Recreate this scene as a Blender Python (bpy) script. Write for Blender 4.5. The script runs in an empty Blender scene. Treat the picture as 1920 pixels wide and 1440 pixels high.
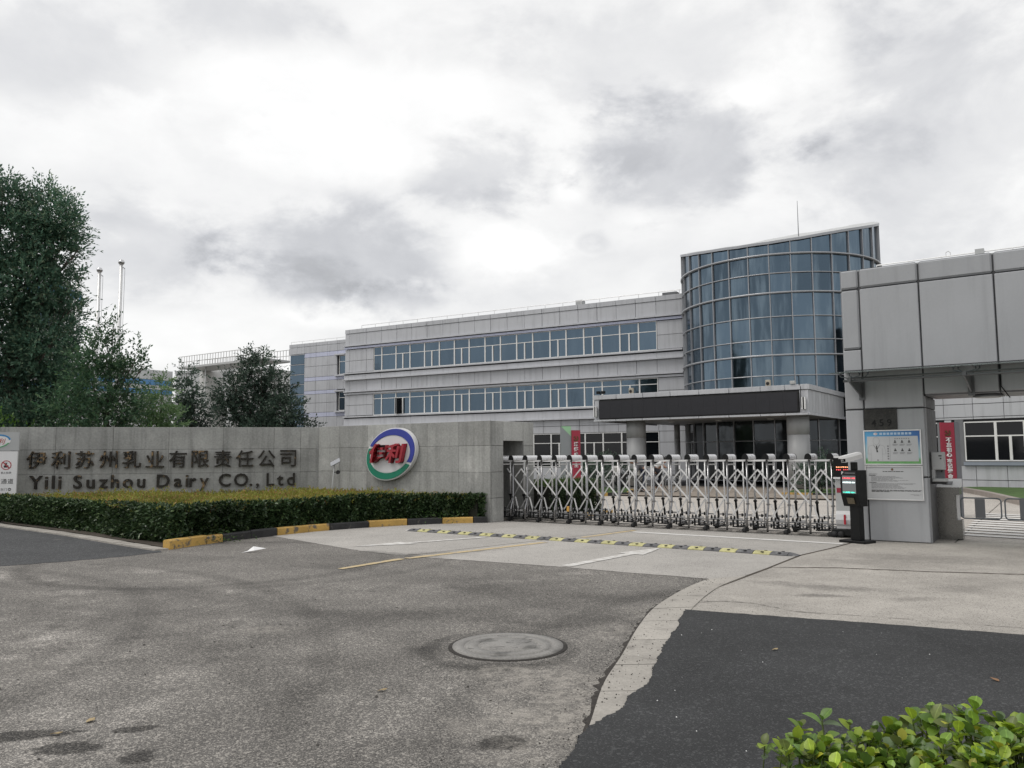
import bpy, math, random
import numpy as np
from math import sin, cos, pi, radians as RD
from mathutils import Vector, Matrix, Euler

random.seed(11)
rng = np.random.default_rng(11)
scene = bpy.context.scene
COL = scene.collection

# ---------------------------------------------------------------- camera
cam_d = bpy.data.cameras.new('camera')
cam = bpy.data.objects.new('camera', cam_d)
COL.objects.link(cam)
cam_d.sensor_width = 36.0
cam_d.lens = 28.125
cam_d.clip_start = 0.05
cam_d.clip_end = 2000
_p, _r = RD(5.07), RD(-0.41)
_F = Vector((0, cos(_p), sin(_p)))
_U0 = Vector((0, -sin(_p), cos(_p)))
_R0 = Vector((1, 0, 0))
_R = _R0 * cos(_r) + _U0 * sin(_r)
_U = -_R0 * sin(_r) + _U0 * cos(_r)
_m = Matrix((( _R.x, _U.x, -_F.x, 0.0), (_R.y, _U.y, -_F.y, 0.0), (_R.z, _U.z, -_F.z, 1.6), (0, 0, 0, 1)))
cam.matrix_world = _m
scene.camera = cam

# ---------------------------------------------------------------- node helper
class G:
    def __init__(s, tree):
        s.t = tree
        s.n = tree.nodes
        s.l = tree.links
    def new(s, typ, ins=None, **props):
        nd = s.n.new(typ)
        for k, v in props.items():
            setattr(nd, k, v)
        for k, v in (ins or {}).items():
            s.put(nd.inputs[k], v)
        return nd
    def put(s, sock, v):
        if isinstance(v, bpy.types.NodeSocket):
            s.l.new(v, sock)
        elif v is not None:
            try:
                sock.default_value = v
            except Exception:
                sock.default_value = tuple(v) + (1.0,) if len(v) == 3 else v
    def m(s, op, a, b=None, c=None, clamp=False):
        nd = s.n.new('ShaderNodeMath')
        nd.operation = op
        nd.use_clamp = clamp
        s.put(nd.inputs[0], a)
        if b is not None: s.put(nd.inputs[1], b)
        if c is not None: s.put(nd.inputs[2], c)
        return nd.outputs[0]
    def vm(s, op, a, b=None, out=0):
        nd = s.n.new('ShaderNodeVectorMath')
        nd.operation = op
        s.put(nd.inputs[0], a)
        if b is not None: s.put(nd.inputs[1], b)
        return nd.outputs[out]
    def mix(s, fac, a, b, blend='MIX'):
        nd = s.n.new('ShaderNodeMix')
        nd.data_type = 'RGBA'
        nd.blend_type = blend
        s.put(nd.inputs[0], fac)
        for i, v in ((6, a), (7, b)):
            if isinstance(v, (tuple, list)) and len(v) == 3: v = tuple(v) + (1.0,)
            s.put(nd.inputs[i], v)
        return nd.outputs[2]
    def noise(s, vec, scale, detail=4.0, rough=0.55, dist=0.0, dim='3D'):
        nd = s.new('ShaderNodeTexNoise', {'Scale': scale, 'Detail': detail, 'Roughness': rough, 'Distortion': dist}, noise_dimensions=dim)
        if vec is not None: s.put(nd.inputs['Vector'], vec)
        return nd.outputs[0]
    def step(s, v, lo, hi):
        nd = s.n.new('ShaderNodeMapRange')
        nd.interpolation_type = 'SMOOTHSTEP'
        s.put(nd.inputs[0], v)
        nd.inputs[1].default_value = lo
        nd.inputs[2].default_value = hi
        nd.inputs[3].default_value = 0
        nd.inputs[4].default_value = 1
        return nd.outputs[0]
    def lin(s, v, lo, hi, a, b):
        nd = s.n.new('ShaderNodeMapRange')
        s.put(nd.inputs[0], v)
        for i, q in enumerate((lo, hi, a, b)): nd.inputs[i + 1].default_value = q
        return nd.outputs[0]

# ---------------------------------------------------------------- world: overcast sky
world = bpy.data.worlds.new('World')
scene.world = world
world.use_nodes = True
world.node_tree.nodes.clear()
g = G(world.node_tree)
SUN_EL, SUN_AZ = RD(58), RD(-105)
sky = g.new('ShaderNodeTexSky', sky_type='NISHITA', sun_disc=False)
sky.sun_elevation = SUN_EL
sky.sun_rotation = SUN_AZ
sky.air_density = 1.0
sky.dust_density = 2.0
d = g.vm('NORMALIZE', g.new('ShaderNodeTexCoord').outputs['Generated'])
sx = g.n.new('ShaderNodeSeparateXYZ')
g.l.new(d, sx.inputs[0])
x, y, z = sx.outputs
zz = g.m('ADD', g.m('ABSOLUTE', z), 0.30)
cmb = g.n.new('ShaderNodeCombineXYZ')
g.l.new(g.m('DIVIDE', x, zz), cmb.inputs[0])
g.l.new(g.m('DIVIDE', y, zz), cmb.inputs[1])
g.l.new(g.m('MULTIPLY', z, 1.6), cmb.inputs[2])
pv = cmb.outputs[0]
n1 = g.noise(pv, 1.15, 7, 0.52, 0.25)
dv = g.vm('MULTIPLY', d, (1.0, 1.0, 1.7))
n2 = g.noise(dv, 6.5, 9, 0.58, 0.25)
n3 = g.noise(dv, 19.0, 6, 0.6)
az = g.m('ARCTAN2', x, y)
el = g.m('ARCSINE', z)
# cloud masses: azimuth, elevation (deg), half width, half height, tone
BLOBS = [(-12.0, 14.1, 9.2, 3.7, -0.3), (-15.6, 12.0, 5.3, 2.0, -0.16), (-24.7, 13.7, 5.3, 3.3, -0.2), (-2.1, 19.8, 5.5, 3.3, -0.27), (0.0, 18.2, 3.1, 1.5, -0.12), (12.4, 20.5, 7.5, 4.4, -0.27), (8.3, 21.6, 4.0, 2.6, -0.12), (10.9, 26.8, 14.9, 4.0, -0.12), (-30.1, 24.2, 9.7, 3.5, -0.12), (-19.8, 28.6, 7.5, 2.0, -0.15), (30.7, 19.2, 10.1, 9.2, -0.13), (26.3, 24.8, 9.7, 4.8, -0.1), (-8.0, 11.1, 4.8, 1.2, -0.16), (5.9, 15.0, 1.2, 0.7, -0.14), (21.8, 18.6, 5.3, 2.6, -0.08), (-5.3, 27.8, 7.0, 2.6, -0.06), (-12.0, 10.1, 6.6, 1.3, 0.16), (0.0, 14.3, 5.3, 2.4, 0.22), (-16.3, 24.8, 10.1, 2.6, 0.12), (-12.8, 20.7, 8.3, 2.2, 0.14), (16.7, 23.9, 3.5, 1.5, 0.12), (4.4, 18.9, 1.5, 1.8, 0.14), (-25.3, 7.8, 7.0, 1.8, 0.08), (-31.0, 19.8, 5.3, 2.2, 0.08), (-4.2, 25.2, 5.7, 2.2, 0.06), (9.1, 15.9, 3.1, 1.5, 0.1)]
tone = None
wob = g.m('MULTIPLY', g.m('SUBTRACT', n2, 0.5), 2.0)
wob2 = g.m('MULTIPLY', g.m('SUBTRACT', n3, 0.5), 1.2)
wob = g.m('ADD', wob, wob2)
for a0, e0, wa, we, amp in BLOBS:
    da = g.m('DIVIDE', g.m('SUBTRACT', az, RD(a0)), RD(wa))
    de = g.m('DIVIDE', g.m('SUBTRACT', el, RD(e0)), RD(we))
    q = g.m('SQRT', g.m('ADD', g.m('MULTIPLY', da, da), g.m('MULTIPLY', de, de)))
    q = g.m('ADD', q, wob)
    mk = g.m('MULTIPLY', g.m('SUBTRACT', 1.0, g.step(q, 0.35, 1.2)), amp * .60)
    tone = mk if tone is None else g.m('ADD', tone, mk)
base = g.m('ADD', g.lin(n1, 0.30, 0.70, 0.635, 0.735), g.lin(n2, 0.3, 0.7, -0.055, 0.055))
val = g.m('ADD', base, tone)
val = g.m('MAXIMUM', g.m('MINIMUM', val, 0.86), 0.36)
tint = g.mix(g.step(val, 0.42, 0.75), (0.955, 0.965, 1.0), (1.0, 0.995, 0.985))
vcol = g.vm('SCALE', tint)
g.l.new(val, vcol.node.inputs['Scale'])
bg1 = g.new('ShaderNodeBackground', {'Color': sky.outputs[0], 'Strength': 0.08})
bg2 = g.new('ShaderNodeBackground', {'Color': vcol, 'Strength': 1.0})
mx = g.new('ShaderNodeMixShader', {0: 0.93})
g.l.new(bg1.outputs[0], mx.inputs[1])
g.l.new(bg2.outputs[0], mx.inputs[2])
out = g.new('ShaderNodeOutputWorld')
g.l.new(mx.outputs[0], out.inputs[0])

sun_d = bpy.data.lights.new('sun', 'SUN')
sun_d.energy = 1.0
sun_d.angle = RD(25)
sun_d.color = (1.0, 0.96, 0.90)
sun = bpy.data.objects.new('sun', sun_d)
COL.objects.link(sun)
sd = Vector((sin(SUN_AZ) * cos(SUN_EL), cos(SUN_AZ) * cos(SUN_EL), sin(SUN_EL)))
sun.rotation_euler = sd.to_track_quat('Z', 'Y').to_euler()

scene.view_settings.view_transform = 'Standard'
scene.view_settings.look = 'None'
scene.view_settings.exposure = 0.47
scene.view_settings.gamma = 1.0
scene.view_settings.use_curve_mapping = False
scene.cycles.max_bounces = 6
scene.cycles.transparent_max_bounces = 8
scene.cycles.caustics_reflective = False
scene.cycles.caustics_refractive = False

# ---------------------------------------------------------------- mesh builder
class MB:
    def __init__(s):
        s.v = []; s.f = []; s.mi = []; s.k = 0; s.sm = []; s.smooth = False
    def face(s, idx):
        s.f.append(tuple(idx)); s.mi.append(s.k); s.sm.append(s.smooth)
    def poly(s, pts):
        b = len(s.v)
        s.v += [tuple(p) for p in pts]
        s.face(range(b, b + len(pts)))
    def box(s, x0, x1, y0, y1, z0, z1):
        b = len(s.v)
        s.v += [(x0, y0, z0), (x1, y0, z0), (x1, y1, z0), (x0, y1, z0), (x0, y0, z1), (x1, y0, z1), (x1, y1, z1), (x0, y1, z1)]
        for q in ((0, 3, 2, 1), (4, 5, 6, 7), (0, 1, 5, 4), (1, 2, 6, 5), (2, 3, 7, 6), (3, 0, 4, 7)):
            s.face([b + i for i in q])
        return s
    def cbox(s, x0, x1, y0, y1, z0, z1, c):
        """box with chamfered edges"""
        b = len(s.v)
        X, Y, Z = (x0, x1), (y0, y1), (z0, z1)
        ix = {}
        for i in (0, 1):
            for j in (0, 1):
                for k in (0, 1):
                    sx_, sy_, sz_ = (1 - 2 * i) * c, (1 - 2 * j) * c, (1 - 2 * k) * c
                    for a, p in (('x', (X[i], Y[j] + sy_, Z[k] + sz_)), ('y', (X[i] + sx_, Y[j], Z[k] + sz_)), ('z', (X[i] + sx_, Y[j] + sy_, Z[k]))):
                        ix[(i, j, k, a)] = len(s.v); s.v.append(p)
        def F(*ks): s.face([ix[q] for q in ks])
        F((0,0,0,'x'),(0,0,1,'x'),(0,1,1,'x'),(0,1,0,'x')); F((1,0,0,'x'),(1,1,0,'x'),(1,1,1,'x'),(1,0,1,'x'))
        F((0,0,0,'y'),(1,0,0,'y'),(1,0,1,'y'),(0,0,1,'y')); F((0,1,0,'y'),(0,1,1,'y'),(1,1,1,'y'),(1,1,0,'y'))
        F((0,0,0,'z'),(0,1,0,'z'),(1,1,0,'z'),(1,0,0,'z')); F((0,0,1,'z'),(1,0,1,'z'),(1,1,1,'z'),(0,1,1,'z'))
        for j in (0, 1):
            for k in (0, 1):
                F((0,j,k,'y'),(1,j,k,'y'),(1,j,k,'z'),(0,j,k,'z'))
                F((j,0,k,'x'),(j,1,k,'x'),(j,1,k,'z'),(j,0,k,'z'))
                F((j,k,0,'x'),(j,k,1,'x'),(j,k,1,'y'),(j,k,0,'y'))
                for i in (0, 1):
                    F((i,j,k,'x'),(i,j,k,'y'),(i,j,k,'z'))
        return s
    def prism(s, pts, z0, z1):
        """plan polygon extruded in z; z0, z1 numbers or per-vertex lists"""
        n = len(pts); b = len(s.v)
        a0 = z0 if isinstance(z0, (list, tuple)) else [z0] * n
        a1 = z1 if isinstance(z1, (list, tuple)) else [z1] * n
        s.v += [(p[0], p[1], h) for p, h in zip(pts, a0)] + [(p[0], p[1], h) for p, h in zip(pts, a1)]
        s.face(range(b + n - 1, b - 1, -1)); s.face(range(b + n, b + 2 * n))
        for i in range(n):
            j = (i + 1) % n
            s.face((b + i, b + j, b + n + j, b + n + i))
        return s
    def sweep(s, pts, vec):
        """any planar polygon extruded along vec"""
        n = len(pts); b = len(s.v); vec = Vector(vec)
        s.v += [tuple(p) for p in pts] + [tuple(Vector(p) + vec) for p in pts]
        s.face(range(b + n - 1, b - 1, -1)); s.face(range(b + n, b + 2 * n))
        for i in range(n):
            j = (i + 1) % n
            s.face((b + i, b + j, b + n + j, b + n + i))
        return s
    def pipe(s, path, r, n=8, caps=True):
        path = [Vector(p) for p in path]
        rs = r if isinstance(r, (list, tuple)) else [r] * len(path)
        b = len(s.v)
        up = None
        for i, p in enumerate(path):
            if i == 0: t = path[1] - p
            elif i == len(path) - 1: t = p - path[-2]
            else: t = (path[i + 1] - p).normalized() + (p - path[i - 1]).normalized()
            t.normalize()
            if up is None:
                up = Vector((0, 0, 1)) if abs(t.z) < 0.9 else Vector((1, 0, 0))
            a = (up - t * up.dot(t)).normalized()
            up = a
            c = t.cross(a)
            for k in range(n):
                th = 2 * pi * (k + .5) / n
                s.v.append(tuple(p + (a * cos(th) + c * sin(th)) * rs[i]))
        sm0 = s.smooth
        s.smooth = n > 5
        for i in range(len(path) - 1):
            for k in range(n):
                k2 = (k + 1) % n
                s.face((b + i * n + k, b + i * n + k2, b + (i + 1) * n + k2, b + (i + 1) * n + k))
        s.smooth = sm0
        if caps:
            s.face([b + k for k in range(n)][::-1]); s.face([b + (len(path) - 1) * n + k for k in range(n)])
        return s
    def lathe(s, prof, n=24, c=(0, 0, 0), a0=0, a1=360):
        b = len(s.v); full = abs(a1 - a0 - 360) < 1e-6
        m = n if full else n + 1
        for (r, z) in prof:
            for k in range(m):
                th = RD(a0 + (a1 - a0) * k / n)
                s.v.append((c[0] + r * cos(th), c[1] + r * sin(th), c[2] + z))
        sm0 = s.smooth; s.smooth = True
        for i in range(len(prof) - 1):
            for k in range(n):
                k2 = (k + 1) % m
                s.face((b + i * m + k, b + i * m + k2, b + (i + 1) * m + k2, b + (i + 1) * m + k))
        s.smooth = sm0
        if full:
            if prof[-1][0] > 1e-5: s.face([b + (len(prof) - 1) * m + k for k in range(m)])
            if prof[0][0] > 1e-5: s.face([b + k for k in range(m)][::-1])
        return s
    def mesh(s, name, mats):
        me = bpy.data.meshes.new(name)
        me.from_pydata(s.v, [], s.f)
        for m_ in (mats if isinstance(mats, (list, tuple)) else [mats]): me.materials.append(m_)
        me.polygons.foreach_set('material_index', s.mi)
        me.polygons.foreach_set('use_smooth', s.sm)
        me.update()
        return me
    def build(s, name, mats, parent=None, loc=None, rot=None):
        return put(name, s.mesh(name, mats), parent, loc, rot)

def put(name, me, parent=None, loc=None, rot=None, scale=None):
    o = bpy.data.objects.new(name, me)
    COL.objects.link(o)
    if parent is not None: o.parent = parent
    if loc is not None: o.location = loc
    if rot is not None: o.rotation_euler = rot
    if scale is not None: o.scale = scale
    return o
def tag(o, label, cat, group=None):
    o['label'] = label; o['category'] = cat
    if group: o['group'] = group
    return o
def thing(name, label, cat, loc=(0, 0, 0), heading=90, group=None):
    """Empty at the thing's base; local x runs along the heading (90 = along world x), local y away from the camera"""
    o = bpy.data.objects.new(name, None)
    o.empty_display_size = .2
    COL.objects.link(o)
    o.location = loc if len(loc) == 3 else (loc[0], loc[1], 0)
    o.rotation_euler = (0, 0, RD(heading - 90))
    return tag(o, label, cat, group)
def struct(o):
    o['kind'] = 'structure'; return o
def stuff(o):
    o['kind'] = 'stuff'; return o
def copy_tree(o, parent=None):
    c = o.copy(); COL.objects.link(c)
    if parent is not None: c.parent = parent
    for ch in list(o.children): copy_tree(ch, c)
    return c
_boxes = {}
def panel(name, mat, parent, x0, x1, y0, y1, z0, z1, c=0.0):
    """rectangular piece; alike pieces share mesh data"""
    key = (round(x1 - x0, 3), round(y1 - y0, 3), round(z1 - z0, 3), mat.name, c)
    if key not in _boxes:
        b = MB(); w, dd, h = (x1 - x0) / 2, (y1 - y0) / 2, (z1 - z0) / 2
        if c: b.cbox(-w, w, -dd, dd, -h, h, c)
        else: b.box(-w, w, -dd, dd, -h, h)
        _boxes[key] = b.mesh(name, mat)
    return put(name, _boxes[key], parent, ((x0 + x1) / 2, (y0 + y1) / 2, (z0 + z1) / 2))
def text_mesh(body, size, mat, extrude=.0, bold=0.0, shear=0.0, align='CENTER', res=3, space=1.0):
    c = bpy.data.curves.new('letters', 'FONT')
    c.body = body; c.size = size; c.extrude = extrude; c.offset = bold; c.shear = shear
    c.align_x = align; c.resolution_u = res; c.space_character = space
    t = bpy.data.objects.new('letters', c)
    me = bpy.data.meshes.new_from_object(t)
    bpy.data.objects.remove(t); bpy.data.curves.remove(c)
    me.materials.clear(); me.materials.append(mat)
    return me
def fit_text(me, w=None, h=None, cx=True, base=None):
    """scale/centre a text mesh in its own plane"""
    n = len(me.vertices); a = np.empty(n * 3); me.vertices.foreach_get('co', a); a = a.reshape(-1, 3)
    lo, hi = a.min(0), a.max(0)
    k = np.ones(3)
    if h: k[1] = h / (hi[1] - lo[1])
    if w: k[0] = w / (hi[0] - lo[0])
    elif h: k[0] = k[1]
    if w and not h: k[1] = k[0]
    ctr = (lo + hi) / 2; ctr[2] = 0
    if base is not None: ctr[1] = base
    a = (a - ctr) * k
    me.vertices.foreach_set('co', a.reshape(-1)); me.update()
    return me
STAND = (pi / 2, 0, 0)

# ---------------------------------------------------------------- materials
MATS = {}
def M(name, col, rough=.6, metal=0.0, var=.12, vs=1.5, fine=0.0, fs=40, streak=0.0, rand=0.0, bump=0.0, bs=80, spec=.5, col2=None, c2lo=.5, c2hi=.65, c2s=2.0, emit=0.0, coat=0.0):
    m = bpy.data.materials.new(name)
    m.use_nodes = True
    t = m.node_tree; t.nodes.clear()
    g = G(t)
    pos = g.new('ShaderNodeNewGeometry').outputs['Position']
    c = tuple(col) + (1.0,)
    colr = g.mix(0.0, c, c)
    if col2 is not None:
        colr = g.mix(g.step(g.noise(pos, c2s, 6, .6), c2lo, c2hi), colr, tuple(col2) + (1.0,))
    k = None
    if var:
        k = g.lin(g.noise(pos, vs, 5, .6), .3, .7, 1 - var, 1 + var)
    if fine:
        q = g.lin(g.noise(pos, fs, 3, .6), .3, .7, 1 - fine, 1 + fine)
        k = q if k is None else g.m('MULTIPLY', k, q)
    if streak:
        sp = g.vm('MULTIPLY', pos, (5.0, 5.0, .35))
        q = g.lin(g.step(g.noise(sp, 1.0, 5, .65), .45, .75), 0, 1, 1.0, 1 - streak)
        k = q if k is None else g.m('MULTIPLY', k, q)
    if rand:
        q = g.lin(g.new('ShaderNodeObjectInfo').outputs['Random'], 0, 1, 1 - rand, 1 + rand)
        k = q if k is None else g.m('MULTIPLY', k, q)
    if k is not None:
        sc = g.vm('SCALE', colr); g.l.new(k, sc.node.inputs['Scale']); colr = sc
    bs_ = g.new('ShaderNodeBsdfPrincipled', {'Base Color': colr, 'Roughness': rough, 'Metallic': metal, 'Specular IOR Level': spec})
    if coat: bs_.inputs['Coat Weight'].default_value = coat; bs_.inputs['Coat Roughness'].default_value = .1
    if emit:
        g.put(bs_.inputs['Emission Color'], c); bs_.inputs['Emission Strength'].default_value = emit
    if var and rough > .12:
        g.put(bs_.inputs['Roughness'], g.lin(g.noise(pos, vs * 3, 4, .6), .3, .7, max(.03, rough - .08), min(1, rough + .08)))
    if bump:
        bp = g.new('ShaderNodeBump', {'Strength': bump, 'Distance': .01, 'Height': g.noise(pos, bs, 4, .65)})
        g.put(bs_.inputs['Normal'], bp.outputs[0])
    o = g.new('ShaderNodeOutputMaterial'); g.l.new(bs_.outputs[0], o.inputs[0])
    MATS[name] = m
    return m
def leaf_mat(name, a, b, c=None, rough=.5, trans=.25, cfrac=.15):
    """leaves: each island its own tone"""
    m = bpy.data.materials.new(name); m.use_nodes = True
    t = m.node_tree; t.nodes.clear(); g = G(t)
    ge = g.new('ShaderNodeNewGeometry')
    r = ge.outputs['Random Per Island']
    colr = g.mix(r, a, b)
    if c is not None:
        colr = g.mix(g.m('GREATER_THAN', g.m('FRACT', g.m('MULTIPLY', r, 17.3)), 1 - cfrac), colr, c)
    lum = g.lin(g.noise(ge.outputs['Position'], .6, 4, .6), .3, .7, .60, 1.40)
    sc = g.vm('SCALE', colr); g.l.new(lum, sc.node.inputs['Scale'])
    p = g.new('ShaderNodeBsdfPrincipled', {'Base Color': sc, 'Roughness': rough, 'Specular IOR Level': .35})
    tr = g.new('ShaderNodeBsdfTranslucent', {'Color': sc})
    mx = g.new('ShaderNodeMixShader', {0: trans}); g.l.new(p.outputs[0], mx.inputs[1]); g.l.new(tr.outputs[0], mx.inputs[2])
    o = g.new('ShaderNodeOutputMaterial'); g.l.new(mx.outputs[0], o.inputs[0])
    return m
def glass_mat(name, col, rough=.06, metal=.9, wob=.02, rand=.12, streak=.35):
    m = bpy.data.materials.new(name); m.use_nodes = True
    t = m.node_tree; t.nodes.clear(); g = G(t)
    pos = g.new('ShaderNodeNewGeometry').outputs['Position']
    k = g.lin(g.new('ShaderNodeObjectInfo').outputs['Random'], 0, 1, 1 - rand, 1 + rand)
    st = g.noise(g.vm('MULTIPLY', pos, (2.2, 2.2, .30)), 1.0, 4, .6)
    stf = g.step(st, .42, .68)
    dust = g.m('MULTIPLY', stf, streak)
    sc = g.vm('SCALE', tuple(col)); g.l.new(k, sc.node.inputs['Scale'])
    colr = g.mix(dust, sc, (.19, .25, .30, 1))
    p = g.new('ShaderNodeBsdfPrincipled', {'Base Color': colr, 'Metallic': metal, 'Specular IOR Level': .6})
    g.put(p.inputs['Roughness'], g.m('ADD', rough, g.m('MULTIPLY', dust, .25)))
    bp = g.new('ShaderNodeBump', {'Strength': wob, 'Distance': .3, 'Height': g.noise(pos, .9, 2, .5)})
    g.put(p.inputs['Normal'], bp.outputs[0])
    o = g.new('ShaderNodeOutputMaterial'); g.l.new(p.outputs[0], o.inputs[0])
    return m

PANEL = M('silver_panel', (.46, .47, .495), .42, 0.0, .06, .4, streak=.20, rand=.045, spec=.5)
PANEL_G = M('gatehouse_panel', (.345, .355, .37), .36, 0.0, .06, .7, streak=.13, rand=.05, spec=.6, fine=.02, fs=25)
BAND = M('pale_band', (.50, .525, .66), .5, 0, .06, .6, streak=.12, rand=.03)
BAND2 = M('ledge_band', (.50, .51, .54), .45, 0, .06, .6, streak=.15)
JOINT = M('joint_dark', (.045, .046, .05), .7, 0, .2, 2)
WHITEF = M('white_frame', (.72, .72, .71), .4, 0, .06, 2, streak=.08)
MULL = M('mullion_aluminium', (.33, .34, .36), .35, .35, .06, 2)
MULLD = M('mullion_dark', (.16, .18, .20), .4, .3, .06, 2)
GLASSB = glass_mat('blue_glass', (.094, .133, .174), .07, .92, .03, .10, .12)
GLASST = glass_mat('tower_glass', (.082, .118, .155), .07, .92, .05, .28, .62)
GLASSD = glass_mat('dark_glass', (.035, .04, .045), .05, .6, .03, .15, .05)
GLASSK = M('black_glass', (.006, .007, .009), .06, 0, 0, spec=.35)
CONC = M('wall_concrete', (.34, .343, .33), .85, 0, .14, 1.1, fine=.13, fs=22, streak=.30, rand=.11, bump=.35, bs=60, spec=.25, col2=(.40, .40, .385), c2lo=.55, c2hi=.68, c2s=1.6)
CONC_S = M('slab_concrete', (.40, .375, .345), .85, 0, .10, .7, fine=.07, fs=60, rand=.03, bump=.25, bs=90, spec=.25, col2=(.31, .29, .265), c2lo=.52, c2hi=.72, c2s=.9)
KERBC = M('kerb_concrete', (.35, .33, .30), .85, 0, .14, 2.0, fine=.14, fs=50, rand=.06, bump=.4, bs=70, spec=.25, col2=(.25, .235, .215), c2lo=.55, c2hi=.7, c2s=3)
KY = M('yellow_paint', (.50, .315, .085), .7, 0, .15, 3, fine=.1, fs=40, bump=.3, bs=60, col2=(.13, .11, .085), c2lo=.55, c2hi=.66, c2s=6)
KB = M('black_paint', (.026, .026, .027), .75, 0, .25, 4, fine=.2, fs=40, bump=.4, bs=50, col2=(.10, .095, .085), c2lo=.62, c2hi=.72, c2s=6)
BRONZE = M('rusty_bronze', (.026, .023, .019), .45, .5, .3, 9, fine=.2, fs=60, col2=(.15, .105, .06), c2lo=.60, c2hi=.66, c2s=5)
BRONZE2 = M('peeled_bronze', (.032, .027, .021), .55, .4, .3, 9, fine=.2, fs=60, col2=(.23, .155, .08), c2lo=.52, c2hi=.60, c2s=8)
WHITE = M('white_paint', (.74, .74, .74), .45, 0, .03, 2, streak=.05)
RED = M('sign_red', (.33, .022, .035), .4, 0, .06, 4)
REDB = M('banner_red', (.30, .02, .045), .5, 0, .06, 3)
DARKRED = M('letter_side', (.05, .006, .01), .5)
BLUE = M('sign_blue', (.028, .045, .31), .35, 0, .05, 3)
GREEN = M('sign_green', (.006, .20, .12), .35, 0, .06, 3)
BLACK = M('black_metal', (.006, .0065, .007), .42, 0, .1, 4, spec=.25)
BLACKM = M('black_matt', (.012, .012, .013), .7, 0, .1, 4)
RUBBER = M('rubber', (.035, .035, .037), .8, 0, .15, 8, fine=.2, fs=60, bump=.3)
CHROME = M('polished_steel', (.55, .55, .56), .14, 1.0, .05, 6)
ALU = M('brushed_aluminium', (.70, .70, .70), .36, .35, .06, 5, rand=.05)
STEEL = M('stainless_sheet', (.19, .187, .178), .26, .9, .05, 2.0)
CHROMED = M('dark_chrome', (.27, .27, .275), .16, 1.0, .05, 6)
ALUD = M('dull_aluminium', (.38, .38, .385), .4, .7, .1, 5)
SCREEN = M('led_panel_off', (.012, .0125, .0175), .55, 0, .08, .8, fine=.08, fs=12)
GREYP = M('grey_paint', (.16, .165, .175), .5, 0, .06, 2)
LGREY = M('light_grey_paint', (.42, .43, .43), .4, 0, .05, 2)
INK = M('ink', (.03, .03, .03), .7, 0, 0)
INKG = M('grey_ink', (.22, .22, .23), .7, 0, 0)
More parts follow.
